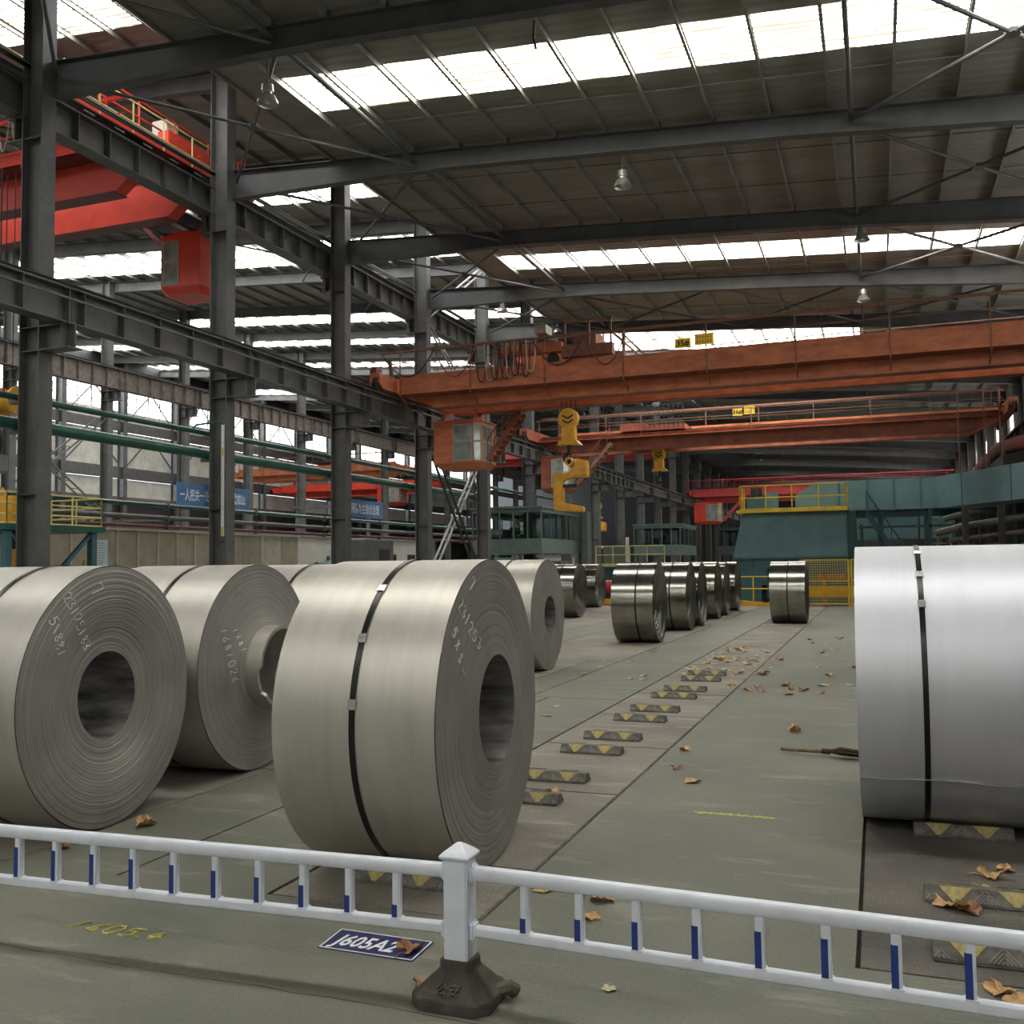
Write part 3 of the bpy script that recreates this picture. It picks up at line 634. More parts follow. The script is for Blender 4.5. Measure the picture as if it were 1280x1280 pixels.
def plate(par, x0, x1, y, z0, z1_, txt, rows=0):
    s = MB().box(x0, x1, y, y+.012, z0, z1_).build('number_plate', 'plate', par)
    if txt: text_mesh('lettering', txt, 'dark', s, frame(((x0+x1)/2, y-.004, z0+(z1_-z0)*.22), (1, 0, 0), (0, 0, 1)), (z1_-z0)*.78, .002, 'CENTER', bold=.012)
    mb = MB()
    for r in range(rows):
        z = z0+(z1_-z0)*(.26+.42*r)
        for k in range(6):
            x = x0+(x1-x0)*(.1+.14*k); mb.box(x, x+(x1-x0)*.1, y-.004, y, z, z+(z1_-z0)*.05).box(x+(x1-x0)*.04, x+(x1-x0)*.06, y-.004, y, z-.05, z+.12)
    if rows: mb.build('lettering', 'dark', s)
plate(c1, -6.85, -6.25, 35.85, 9.72, 10.1, '35#'); plate(c1, -6.1, -5.4, 35.85, 9.78, 10.2, '', 2)
# --- second orange crane, further back
c3 = crane('second orange bridge crane behind the big one, darker girder', -19.0, 6.6, 54.6, 8.28, 9.15, 'orange_dk', 'orange_dk', fascia=(.95, 1.55), front=False, truck_z=8.93, fm='orange_lt')  # brighter orange puts the fascia's lit look into its colour
cabin(c3, -18.1, -16.5, 53.2, 55.0, 5.9, 7.95, 'orange_dk')
stair(c3, (-16.2, 53.6, 6.2), (-14.0, 53.6, 8.6), (0, .7, 0), 'rail_rust')
MB().box(-13.6, -12.2, 54.2, 57.2, 9.3, 9.75).box(-12.1, -9.9, 54.3, 57, 9.3, 9.6).build('trolley_frame', 'orange_dk', c3)
mb = MB()
for i in range(9): mb.box(-12.1+.27*i, -12.06+.27*i, 53.9, 53.94, 9.3, 10.7)
for z in (9.7, 10.15, 10.65): mb.box(-12.1, -9.9, 53.9, 53.94, z, z+.04)
mb.build('trolley_cage', 'dark', c3)
plate(c3, -7.55, -7.0, 56.6, 10.15, 10.6, '36#'); plate(c3, -6.9, -6.3, 56.6, 10.2, 10.65, '', 2)
MB().box(4.0, 6.2, 53.6, 53.7, 9.3, 9.36).box(4.0, 4.06, 53.6, 53.66, 6.4, 10.3).box(5.2, 5.26, 53.6, 53.66, 5.6, 10.3).box(5.9, 5.96, 53.6, 53.66, 6.4, 10.3).build('access_frame', 'rail_rust', c3)
# --- red cranes
c4 = crane('bright red bridge crane high in the left bay behind the first columns', -44.0, -20.15, 22.9, 13.08, 14.38, 'red', 'maroon', fascia=(1.0, 1.42), truck_z=14.5, chamf=(.1, .95, .62), tin=.5, rail_m='red', dist=2.3)  # maroon flanges and walkway carry their shadow in colour and curb red bounce
MB().box(-21.2, -20.75, 24.6, 29.2, 15.0, 15.75).build('carriage_box', 'red', c4, bevel=.02)
railing(c4, [(-21.5, 22.4, 15.5), (-21.5, 29.2, 15.5)], 1.1, 'red', 1.6, .03)
railing(c4, [(-21.2, 29.2, 15.5), (-24.5, 29.2, 15.4)], 1.1, 'red', 1.2, .03)
MB().tube([(-23.2, 21.2, 15.0), (-22.4, 21.2, 15.0)], .28, 14).build('hoist_motor', 'teal_lt', c4, smooth=True)
MB().tube([(-22.2, 23.4, 15.4), (-22.2, 24.5, 15.4)], .3, 12).build('drive_motor', 'orange_dk', c4, smooth=True)
MB().box(-22.3, -21.7, 25.6, 26.2, 15.9, 16.7).build('control_box', 'hall_white', c4, bevel=.02)
for i in range(5):
    a = -25.2+.55*i
    MB().tube([(a+.5*k/8, 21.1, 15.2-1.1*(1-(k/4-1)**2)) for k in range(9)], .025, 6).build('festoon_cable', 'cable_pale', c4, smooth=True)
for i, x in enumerate((-25.0, -22.65)): MB().prism([(x-.16, 13.7), (x+.16, 13.7), (x+.05, 15.4), (x-.05, 15.4)], 'Y', 21.15, 21.25).build('rail_stanchion', 'red', c4)
cabin(c4, -22.75, -21.0, 26.45, 28.0, 11.05, 13.1, 'red', ch=.22, wx=.36, flip=True, frame_m='cable_pale')
MB().box(-22.5, -22.3, 25.3, 27.6, 13.1, 13.5).box(-21.3, -21.1, 25.3, 27.6, 13.1, 13.5).build('cab_hanger', 'dark', c4)
MB().bar((-22.9, 26.9, 12.9), (-24., 26.9, 14.0), .08, .15).build('cab_ladder', 'maroon', c4)
c5 = crane('far red bridge crane deep in the hall, beyond the glass booths', -19.0, 7.4, 106, 8.3, 9.7, 'red_far', 'red_far', detail=False, truck_z=8.93, rail_m='red_far')
cabin(c5, -18.2, -15.4, 104.2, 106, 5.9, 8.1, 'red', frame_m='cable_pale')
MB().bar((-15.2, 104.6, 6.2), (-12.4, 104.6, 9.3), .12, .3).build('cab_stair', 'red_far', c5)
crane('red bridge crane high in the left bay, far behind the yellow hook', -43.5, -19.9, 98, 12.6, 14.0, 'red_far', 'red_far', detail=False, truck_z=14.4, rail_m='red_far')
crane('orange bridge crane in the far bay, seen between second and third columns', -65.5, -45.6, 89.5, 11.2, 12.3, 'orange_lt', 'orange', detail=False, truck_z=11.6)
c8 = crane('red bridge crane in the far bay, seen right of the third column', -65.5, -45.6, 97.5, 10.0, 11.3, 'red', 'red_far', detail=False, truck_z=10.4)
cabin(c8, -52, -49.5, 96, 98.4, 8.6, 10.6, 'red')
# --- hooks hanging from the cranes
def hook_block(label, x, y, zt, s, m, rope_top, chook=None):
    t = thing('crane_hook', label, 'hook', (x, y, zt)); r = .42*s
    MB().lathe([(0, -.16*s), (r*.8, -.16*s), (r, -.11*s), (r, .11*s), (r*.8, .16*s), (0, .16*s)], (x, y, zt-r), 22, 'Y').build('sheave_block', m, t, smooth=True)
    MB().box(x-.28*s, x+.28*s, y-.2*s, y+.2*s, zt-2.05*r-.5*s, zt-1.75*r).build('block_body', m, t, bevel=.03*s)
    MB().prism([(x-.45*s, zt-2.05*r-.62*s), (x+.5*s, zt-2.05*r-.62*s), (x+.35*s, zt-2.05*r-.45*s), (x-.35*s, zt-2.05*r-.45*s)], 'Y', y-.25*s, y+.25*s).build('block_plate', m, t)
    for k, dz in enumerate((.05, -.14)): MB().bar((x-.22*s, y-.17*s, zt-r+dz*s+.08*s), (x, y-.17*s, zt-r+dz*s-.05*s), .03, .06*s).bar((x+.22*s, y-.17*s, zt-r+dz*s+.08*s), (x, y-.17*s, zt-r+dz*s-.05*s), .03, .06*s).build('chevron', 'dark', t)
    for dx in (-.3, -.1, .1, .3): MB().tube([(x+dx*s, y, zt-r), (x+dx*s, y, rope_top)], .018, 5).build('rope', 'dark', t)
    z = zt-2.05*r-.62*s
    pts = [(x, y, z)]+[(x+.2*s*math.sin(a)*1., y, z-.5*s-.2*s*math.cos(a-0)*1.) for a in [PI*(1.0+1.45*k/10) for k in range(11)]]
    MB().tube(pts, [.09*s]+[.1*s]*8+[.07*s, .04*s, .02*s], 8).build('hook', 'black', t, smooth=True)
    return t, z-.7*s
def c_hook(label, x, y, zt, s, m, face=1):
    """C-shaped coil lifting hook: top beam, back, lower lip"""
    t = thing('coil_lifting_hook', label, 'lifting hook', (x, y, zt)); f = face
    po = [(-.8, -.65), (-.8, -2.35), (.62, -2.45), (.62, -2.2), (-.35, -1.98), (-.35, -.98), (.15, -.85), (.85, -.85), (.85, -.1), (.28, .05), (.28, -.3), (-.1, -.62)]
    MB().prism([(x+f*a*s, zt+b*s) for a, b in po], 'Y', y-.2*s, y+.2*s).build('hook_body', m, t, bevel=.03*s)
    MB().box(x+.3*s*f-.02, x+.3*s*f+.5*s, y-.28*s, y-.2*s, zt-.75*s, zt-.15*s).build('side_plate', m, t)
    MB().lathe([(.12*s, -.3*s), (.2*s, -.3*s), (.2*s, .3*s), (.12*s, .3*s), (.12*s, -.3*s)], (x, y, zt-.12*s), 14, 'Y').build('eye', m, t, smooth=True)
    MB().box(x-f*.75*s, x+f*.3*s, y-.1*s, y+.1*s, zt-1.3*s, zt-1.15*s).build('counter_bar', 'dark', t)
    MB().tube([(x, y, zt-.2), (x, y, zt+.45)], .05*s, 8).build('link', 'black', t); return t
_h, hz = hook_block('yellow round hook block with black chevrons below the big orange crane', -11.66, 37.9, 8.1, 1.02, 'orange_yellow', 9.9)
c_hook('yellow coil lifting hook hanging under the big orange crane', -11.62, 37.9, hz+.12, .88, 'orange_yellow')
hook_block('small orange hook block hanging under the second orange crane', -11.75, 56.0, 8.5, .95, 'orange_yellow', 9.5)
_h, hz2 = hook_block('yellow hook block far back above a small yellow lifting hook', -22.5, 81, 7.15, 1.0, 'orange_yellow', 12.5)
c_hook('small yellow lifting hook far back between dark columns', -22.5, 81, hz2+.4, .95, 'orange_yellow')
t = thing('hoist_drum', 'orange yellow rope drum at the left edge behind the nearest column', 'hoist', (-22.2, 19.9, 6.4))
MB().lathe([(.08, -.1), (.40, -.1), (.40, -.03), (.27, -.03)]+[(.27+.02*(k % 2), -.03+.06*k) for k in range(9)]+[(.27, .5), (.40, .5), (.40, .57), (0, .57)], (-22.3, 19.9, 6.35), 24, 'X').build('drum', 'orange_yellow', t, smooth=True)
MB().tube([(-22.5, 19.9, 6.35), (-21.6, 19.9, 6.35)], .08, 10).build('shaft', 'dark', t)
for dx in (-.2, .1): MB().tube([(-22.1+dx, 19.9, 6.3), (-22.1+dx, 19.9, 12.7)], .015, 5).build('rope', 'dark', t)
t = thing('crane_hook', 'grey hook block with chain above the yellow lifting beam at the left edge', 'hook', (-22.0, 19.5, 5.4))
MB().box(-22.22, -21.85, 19.3, 19.7, 4.35, 4.85).build('block_body', 'steel_pale', t, bevel=.05); MB().tube([(-22.05, 19.5, 5.6), (-21.95, 19.5, 5.2), (-22.05, 19.5, 4.85)], .07, 8).build('shackle', 'dark', t, smooth=True)
MB().tube([(-22.05, 19.5, 4.35), (-22.05, 19.5, 4.0), (-21.9, 19.5, 3.8), (-22.0, 19.5, 3.62), (-22.15, 19.5, 3.75)], .06, 8).build('hook', 'steel_pale', t, smooth=True)
MB().tube([(-22.05, 19.5, 5.55), (-22.05, 19.5, 12.7)], .02, 5).build('rope', 'dark', t)
t = thing('lifting_beam', 'bright orange yellow lifting clamp hanging at the left edge', 'lifting clamp', (-22.0, 19.5, 3.6))
MB().prism([(-22.6, 3.0), (-21.3, 3.0), (-21.3, 3.72), (-21.85, 3.72), (-21.95, 3.98), (-22.2, 3.98), (-22.3, 3.72), (-22.6, 3.72)], 'Y', 19.35, 19.65).build('clamp_body', 'orange_yellow', t, bevel=.02)
MB().prism([(-22.8, 2.05), (-22.6, 1.75), (-21.9, 1.68), (-21.45, 1.8), (-21.3, 2.15), (-21.3, 2.3), (-22.8, 2.3)], 'Y', 19.3, 19.7).build('clamp_jaw', 'orange_yellow', t, bevel=.03)
MB().box(-22.6, -22.45, 19.4, 19.6, 2.25, 3.05).box(-21.5, -21.4, 19.4, 19.6, 2.25, 3.05).build('clamp_link', 'dark', t)

# ---- lamps
def lamp(x, y, z, ztop, label, s=1.):
    t = thing('pendant_lamp', label, 'lamp', (x, y, z))
    MB().lathe([(.05, .42), (.13, .40), (.14, .24), (.10, .22), (.10, .18), (.17, .14), (.24, .0), (.255, -.06), (.245, -.06), (.23, 0), (.09, .16), (0, .17)], (x, y, z), 22).build('shade', 'lamp', t, smooth=True)
    MB().lathe([(0, .1), (.06, .08), (.075, .02), (.05, -.03), (0, -.04)], (x, y, z), 12).build('bulb', 'lampglass', t, smooth=True)
    MB().tube([(x, y, z+.42), (x, y, ztop)], .018, 6).build('stem', 'steel', t)
lamp(-12.95, 18.7, 12.55, 13.6, 'unlit bell lamp hanging near the red crane railing, nearest lamp')
lamp(-6.4, 26.3, 12.38, 13.25, 'unlit bell lamp hanging from the second rafter in mid roof')
lamp(-.15, 33.75, 12.35, 12.75, 'unlit bell lamp right under the third rafter, above the far skylight')
lamp(-.2, 41.1, 12.2, 12.7, 'unlit bell lamp over the right half of the big orange crane')
lamp(-15.4, 48.4, 14.0, 14.4, 'unlit bell lamp over the trolley of the big orange crane')
lamp(-15.7, 41.0, 13.35, 13.7, 'unlit bell lamp at the roof edge beside the pale bracing')
MB().tube([(-6.35, 18.66, 13.05), (-6.38, 18.66, 12.7), (-6.33, 18.66, 12.45)], .03, 6).build('loose_wire', 'dark', roof1)

# ================================================================== COILS
NSEG = 96
def coil_body(R, W, bore, fdepth, rings, jag_, tail, lip=0., seed=1):
    """roll with its axis on local X, right face at x=0, stepped wraps on both ends and a lapped tail edge"""
    rn = random.Random(seed); r = MB(); f = MB(); n = NSEG
    def rad(t): return R-.009*(((t-tail) % (2*PI))/(2*PI))
    prof = [(R, -W)]+[(R, -W*.5), (R, -.012)]
    vs = []; fs = []
    for rr, x in prof:
        for k in range(n+1):
            t = tail+2*PI*k/n; q = R-.009*k/n; vs.append((x, q*math.sin(t), q*math.cos(t)))
    for i in range(len(prof)-1):
        for k in range(n): fs.append((i*(n+1)+k, i*(n+1)+k+1, (i+1)*(n+1)+k+1, (i+1)*(n+1)+k))
    for i in range(len(prof)-1): fs.append((i*(n+1), (i+1)*(n+1), (i+1)*(n+1)+n, i*(n+1)+n))
    r.add(vs, fs)
    face = []; m = rings
    for i in range(m+1):
        u = i/m; q = R-.010-(R-.010-bore)*u; x = -.01+fdepth(u)+rn.uniform(-jag_, jag_); face.append((q, x))
    return r, face
def lathe_face(face, n=NSEG):
    return MB().lathe([(R_, x) for R_, x in face], (0, 0, 0), n, 'X')
GLY = {'0': [[(0, .2), (.2, 0), (.5, 0), (.6, .3), (.6, .7), (.4, 1), (.1, 1), (0, .7), (0, .2)]], '1': [[(.1, 0), (.3, 1)]], '2': [[(0, .8), (.2, 1), (.5, .95), (.55, .7), (.05, .05), (.6, 0)]],
       '3': [[(0, .9), (.3, 1), (.5, .8), (.2, .55), (.55, .35), (.4, .05), (0, .1)]], '4': [[(.35, 1), (0, .35), (.6, .4)], [(.45, .7), (.35, 0)]], '5': [[(.55, 1), (.1, .95), (.05, .55), (.45, .6), (.55, .25), (.3, 0), (0, .1)]],
       '6': [[(.5, 1), (.1, .5), (.05, .15), (.3, 0), (.5, .2), (.35, .45), (.1, .3)]], '7': [[(0, .8), (.1, 1), (.5, 1), (.2, 0)]], '8': [[(.3, .5), (.05, .75), (.3, 1), (.5, .75), (.05, .25), (.3, 0), (.55, .25), (.3, .5)]],
       'x': [[(0, .9), (.5, .1)], [(.5, 1), (0, 0)]], '9': [[(.5, .7), (.3, 1), (.05, .75), (.25, .5), (.5, .7), (.4, 0)]], '.': [[(.1, 0), (.16, .05)]], '/': [[(0, 0), (.5, 1)]]}
def strokes(body, size, r, place, rn, adv=None, keep=.95):
    """handwriting as short thin ribs; place(u,v) -> 3-D point"""
    mb = MB(); cx = 0
    for ch in body:
        for st in GLY.get(ch, []):
            p = [place(cx+a*size*.9+rn.uniform(-.02, .02)*size, b*size+rn.uniform(-.03, .03)*size) for a, b in st]
            for a, b in zip(p[:-1], p[1:]):
                if rn.random() < keep: mb.bar(a, b, r*2, r*1.2, (1, 0, 0) if abs((Vector(a)-Vector(b)).normalized().x) < .9 else (0, 0, 1))
        cx += (adv or size*.85)*(.45 if ch == '.' else 1)
    return mb
def make_coil(label, X, Y, R, W, rz, kind, bore=.30, tail=2.2, depth=None, strap=.5, seed=1, group=None, sag=0., rings=46, jag_=.0015, core=None, marks=(), clip=(1.15,), groove=False):
    mm = {'grey': ('coil_grey', 'coil_face'), 'white': ('coil_white', 'coil_face'), 'bright': ('coil_bright', 'coil_bface')}[kind]
    t = thing('steel_coil', label, 'steel coil', (X, Y, R), rz, group)
    depth = depth or (lambda u: 0)
    body, face = coil_body(R, W, bore, depth, rings, jag_, tail, seed=seed)
    if groove: q_, x_ = face[0]; face[1:1] = [(q_-.012, x_), (q_-.013, x_-.06), (q_-.021, x_-.06), (q_-.022, x_)]
    body.build('outer_wrap', mm[0], t, smooth=True, local=True, fix=False)
    fc = lathe_face(face).build('coil_end', mm[1], t, smooth=False, local=True)
    bk = lathe_face([(q, -W-x*.5) for q, x in face]).build('coil_end', mm[1], t, local=True)
    x0 = face[-1][1]
    br = MB().lathe([(bore, -W), (bore, x0)], (0, 0, 0), 64, 'X').build('bore', 'bore', t, smooth=True, local=True)
    if core:
        ext, cr_ = core; mb = MB(); n = 64; vs = []; fs = []
        for j, (q, e) in enumerate(((cr_+.03, -.02), (cr_+.03, 1), (cr_, 1), (cr_, -.6))):
            for k in range(n):
                a = 2*PI*k/n; xx = ext if e == 1 else e
                if e == 1 and abs(((a-4.4+PI) % (2*PI))-PI) < .35: xx *= .86
                vs.append((xx, q*math.sin(a), q*math.cos(a)))
        for j in range(3):
            for k in range(n): k2 = (k+1) % n; fs.append((j*n+k, j*n+k2, (j+1)*n+k2, (j+1)*n+k))
        MB().add(vs, fs).build('core_sleeve', mm[0], t, smooth=True, local=True)
    sx = -W*strap; sb = MB(); n = NSEG; vs = []; fs = []
    for j, (dx, q) in enumerate(((-.016, R+.0005), (-.016, R+.0035), (.016, R+.0035), (.016, R+.0005))):
        for k in range(n): a = 2*PI*k/n; vs.append((sx+dx, q*math.sin(a), q*math.cos(a)))
    for j in range(3):
        for k in range(n): k2 = (k+1) % n; fs.append((j*n+k, j*n+k2, (j+1)*n+k2, (j+1)*n+k))
    st = sb.add(vs, fs).build('strap', 'strap', t, smooth=True, local=True)
    for a in clip:
        a = -a; c = Vector((sx, math.sin(a)*(R+.006), math.cos(a)*(R+.006))); tg_ = Vector((0, math.cos(a), -math.sin(a)))
        MB().bar(c-tg_*.026, c+tg_*.026, .044, .008, Vector((0, math.sin(a), math.cos(a)))).build('strap_seal', 'clip', st, local=True)
    rn = random.Random(seed+5)
    for body_, q0, q1, size in marks:                      # chalk numbers on the end face: local (y,z) of start and end of the line
        a0, a1 = Vector((0, *q0)), Vector((0, *q1)); u_ = (a1-a0).normalized(); v_ = Vector((0, -u_.z, u_.y)); adv = (a1-a0).length/len(body_)
        def pl(a, b):
            p_ = a0+u_*a+v_*b; rr = math.hypot(p_.y, p_.z); p_.x = -.01+depth(min(1, max(0, (R-rr)/(R-bore))))+jag_+.0015; return tuple(p_)
        tag(strokes(body_, size, .0030, pl, rn, adv).build('chalk_writing', 'chalk', fc, local=True), 'handwritten white chalk number')
    return t
flat = lambda u: -.012*u
def dish(a, b=0): return lambda u: -a*u+b*max(0, u-.8)*5*.2
make_coil('large grey steel coil in the centre foreground with one black strap', -2.10, 5.27, .872, .93, .045, 'grey', bore=.315, tail=2.55, depth=lambda u: .032*max(0, u-.55)/.45, seed=3, marks=(('7', (-.37, .71), (-.30, .64), .09), ('231253', (-.54, .61), (-.24, .34), .075), ('5x84', (-.63, .48), (-.47, .20), .07)), clip=(.62, 1.02, 1.42), jag_=.0012)
make_coil('grey steel coil at the left picture edge, chalk numbers on its ringed end', -4.82, 5.21, .87, 1.05, .093, 'grey', bore=.29, tail=2.05, depth=lambda u: .018*math.sin(u*5)-.02*u, seed=4, marks=(('7', (-.24, .70), (-.18, .60), .11), ('23125183', (-.49, .66), (-.235, .29), .075), ('5x881', (-.61, .53), (-.51, .27), .075)), strap=.42, clip=(.75,), jag_=.0018, rings=90, groove=True)
make_coil('grey steel coil with a protruding core sleeve, behind the left edge coil', -4.97, 7.075, .871, 1.15, .053, 'grey', bore=.33, tail=2.3, depth=lambda u: .10*u**2, seed=5, core=(.225, .318), strap=.45, clip=(.9,), jag_=.0008, rings=80, marks=(('1681026', (-.58, .34), (-.47, -.12), .07), ('1681', (-.44, .33), (-.36, .12), .05)))
make_coil('pale grey coil whose ringed end shows right behind the centre coil', -5.03, 15.08, .90, 1.15, .014, 'grey', bore=.30, tail=2.4, depth=lambda u: .03*u, seed=6, strap=.5, clip=(.8,), jag_=.001)
make_coil('grey coil mostly hidden between the sleeved coil and the centre coil', -4.98, 8.93, .872, 1.12, .03, 'grey', seed=7, depth=lambda u: .02*u, clip=(.8,))
make_coil('grey coil in the back row seen over the sleeved coil', -9.75, 13.6, .88, 1.2, .02, 'grey', seed=8, clip=(.8,))
make_coil('small looking grey coil in the back row, over the left edge coil', -9.75, 11.35, .87, .75, .02, 'grey', seed=9, clip=())
make_coil('huge pale coil cut by the right picture edge, black strap down its front', -.14, 7.05, .90, 1.45, 0, 'white', seed=10, clip=(.62, .98, 1.3), bore=.3, tail=4.02, strap=.33) if 0 else None
rc = make_coil('huge pale coil cut by the right picture edge, black strap down its front', 1.36, 7.05, .90, 1.50, 0, 'white', seed=10, clip=(.35, .66, .93), bore=.3, tail=-2.15, strap=.747, depth=flat)
mb = MB(); rn = random.Random(4); pr = None
for i in range(31):
    a = -2.15-.006*math.sin(i*.5)-.012*max(0, (i-12)/18)**2; q = (-1.497+i*.0495, .9045*math.sin(a), .9045*math.cos(a))
    if pr: mb.bar(pr, q, .006, .006)
    pr = q
mb.build('sheet_edge', 'clip', rc, local=True)
BR = [('bright shiny steel coil, nearest of the shiny row in mid hall', -4.44, 20.97, .873, .90, .03), ('shiny steel coil, second of the row behind the nearest shiny one', -4.47, 24.95, .87, 1.0, .02), ('shiny steel coil, third of the shiny row, only its dark end showing', -4.5, 26.8, .865, .8, .02),
      ('shiny steel coil, fourth of the shiny row, with a wavy end', -4.6, 30.3, .875, .95, .02), ('shiny steel coil, fifth of the shiny row, narrow sliver visible', -4.62, 32.3, .87, .9, .02), ('darker steel coil, last of the shiny row beside the yellow barrier', -4.66, 35.3, .88, .95, .0)]
for i, (lab, x, y, R_, W_, rz) in enumerate(BR):
    make_coil(lab, x, y, R_, W_, rz, 'bright', bore=.26, seed=20+i, depth=(lambda u: -.22*u**1.2), jag_=.012, rings=24, clip=(), strap=.42)
make_coil('single shiny coil standing alone in front of the yellow mesh gate', -1.86, 28.4, .865, .95, .0, 'bright', bore=.26, seed=30, depth=lambda u: -.1*u, clip=(), strap=.5)
for i, (lab, x, y) in enumerate((('dark ended shiny coil, leftmost of three behind the pale grey coil', -11.0, 32.2), ('dark ended shiny coil, middle one of three behind the pale grey coil', -10.2, 34.4), ('shiny coil, rightmost of three behind the pale grey coil', -10.35, 37.6), ('shiny coil peeking out left of the nearest shiny coil', -9.05, 30.4))):
    make_coil(lab, x, y, .87, .95, .02, 'bright', bore=.26, seed=40+i, depth=lambda u: -.2*u**1.2, jag_=.01, rings=20, clip=(), strap=.5)

# ---- rubber stops on the beds
def make_stop(L=.56):
    t = thing('coil_stop', 'x', 'wheel stop', (0, 0, 0))
    MB().prism([(-.085, 0), (.085, 0), (.085, .012), (.035, .072), (-.035, .072), (-.085, .012)], 'X', -L/2, L/2).build('stop_body', 'rubber', t, bevel=.004, local=True)
    def on_slope(x, v, s, e=.0015):                       # v 0..1 from foot to crest on side s
        return (x, s*(-.085+.05*v), .012+.06*v+e)
    for s in (1, -1):
        for c in (-.14, .13):
            q = [on_slope(c-.075, 1, s), on_slope(c+.075, 1, s), on_slope(c+.012, .06, s), on_slope(c-.012, .06, s)]
            MB().add([(a, b, z+d) for d in (0, .003) for a, b, z in q], [(0, 1, 2, 3), (4, 5, 6, 7), (0, 1, 5, 4), (1, 2, 6, 5), (2, 3, 7, 6), (3, 0, 4, 7)]).build('yellow_triangle', 'bump_yellow', t, local=True)
    mb = MB()
    for s in (1, -1):
        for c, wm in ((-.247, .03), (-.005, .062), (.237, .034)):
            for k in range(4):
                w_ = wm-.017*k
                if w_ < .008: continue
                for sg in (-1, 1): mb.bar(on_slope(c+sg*w_, .08, s, .002), on_slope(c+sg*.003, min(.95, .08+w_*13), s, .002), .007, .006, (0, -s, .8))
    tag(mb.build('chevron_rib', 'rubber_lt', t, local=True), kind='stuff')
    return t
stop0 = make_stop(); used = [False]
def place_stop(x, y, label, group=None, rz=0):
    o = stop0 if not used[0] else copy_tree(stop0); used[0] = True
    o.location = (x, y, 0); o.rotation_euler = (0, 0, rz); o['label'] = label
    if group: o['group'] = group
    elif 'group' in o: del o['group']
place_stop(-2.45, 4.80, 'chevron rubber stop wedged under the front of the centre coil')
nm = ['first', 'second', 'third', 'fourth', 'fifth', 'sixth']
k = 0
for c in PAIR[1:6]:
    for d in (-.36, .36):
        lab = 'chevron rubber stop with yellow triangles, %s one back from the centre coil' % ('nearest second third fourth fifth sixth seventh eighth ninth tenth eleventh twelfth thirteenth fourteenth fifteenth sixteenth seventeenth eighteenth nineteenth twentieth'.split()[k])
        place_stop(-2.46+random.uniform(-.02, .02), c-.02+d, lab)
        k += 1
place_stop(.44, 6.68, 'chevron rubber stop at the foot of the huge pale coil'); place_stop(.45, 5.42, 'chevron rubber stop with leaves on it, right foreground'); place_stop(.45, 4.66, 'chevron rubber stop behind the fence bars at the right edge')

# ================================================================== FENCE
def fence_panel(label, p, q, xs, n_group):
    """one rail panel between posts: two oval rails and square balusters with a navy sheet on the lower left side"""
    p, q = Vector(p), Vector(q); t = thing('barrier_fence', label, 'fence', (p.x, p.y, 0)); d = (q-p).normalized()
    e_ = d if d.x > 0 else -d; side = Vector((-e_.y, e_.x, 0))
    def rail(z, w_, h_, nm_):
        mb = MB(); vs = []; n = 12
        for e in (p, q):
            for k in range(n):
                a = 2*PI*k/n; ca, sa = math.cos(a), math.sin(a); ex = .55
                vs.append(e+side*(w_/2*math.copysign(abs(ca)**ex, ca))+Vector((0, 0, z+h_/2*math.copysign(abs(sa)**ex, sa))))
        mb.add(vs, [(k, (k+1) % n, n+(k+1) % n, n+k) for k in range(n)]+[tuple(range(n-1, -1, -1)), tuple(range(n, 2*n))])
        return mb.build(nm_, 'white', t, smooth=True)
    rail(.493, .05, .054, 'top_rail'); rail(.270, .044, .042, 'bottom_rail')
    for i, (s_, h0) in enumerate(xs):
        c = p+d*s_
        b = MB(); a = .0165
        vs = [c+d*(i_*a)+side*(j_*a) for i_, j_ in ((-1, -1), (1, -1), (1, 1), (-1, 1))]
        b.prism([(v.x, v.y) for v in vs], 'Z', .285, .472); o = b.build('baluster', 'white', t, bevel=.005)
        f = -side
        vv = [c+e_*u+f*w_ for u, w_ in ((-a+.001, a+.0006), (a*.35, a+.0006), (a*.35, a-.004), (-a+.001, a-.004))]
        MB().prism([(v.x, v.y) for v in vv], 'Z', .292, .292+h0).prism([((c+e_*u+f*w_).x, (c+e_*u+f*w_).y) for u, w_ in ((-a-.0012, a), (-a-.0012, -a), (-a+.002, -a), (-a+.002, a))], 'Z', .292, .292+h0).build('reflective_sheet', 'navy', o)
        MB().prism([(c.x+e*.021, c.y+g_*.021) for e, g_ in ((-1, -1), (1, -1), (1, 1), (-1, 1))], 'Z', .284, .292).build('socket', 'white', o)
    for e, dd in ((p, 1), (q, -1)):
        MB().bar(e, e+d*dd*.022, .064, .064).build('rail_collar', 'white', t) if 0 else None
    return t
P0 = Vector((-1.590, 3.60, 0))
LP, LQ = Vector((-1.645, 3.597, 0)), Vector((-4.10, 3.475, 0))
RP, RQ = Vector((-1.535, 3.600, 0)), Vector((.68, 3.50, 0))
def along(p, q, px_x): d = (q-p).normalized(); return [(x-p.x)/d.x for x in px_x]
BL = [-1.86-.2122*i for i in range(11)]; BR_ = [-1.31+.2215*i for i in range(9)]
fence_panel('white fence panel left of the post, its bars carrying navy strips', LP, LQ, list(zip(along(LP, LQ, BL), [.05, .068, .09, .105, .115, .122, .13, .135, .135, .135, .135])), 0)
fence_panel('white fence panel right of the post, running to the right picture edge', RP, RQ, list(zip(along(RP, RQ, BR_), [.055, .08, .10, .115, .125, .13, .14, .145, .15])), 0)
ps = thing('fence_post', 'white square fence post with a pyramid cap on a black rubber foot', 'fence post', (P0.x, P0.y, 0))
MB().box(P0.x-.05, P0.x+.05, P0.y-.05, P0.y+.05, .135, .565).build('post_tube', 'white', ps, bevel=.006)
mb = MB(); x, y = P0.x, P0.y; vs = []; fs = []
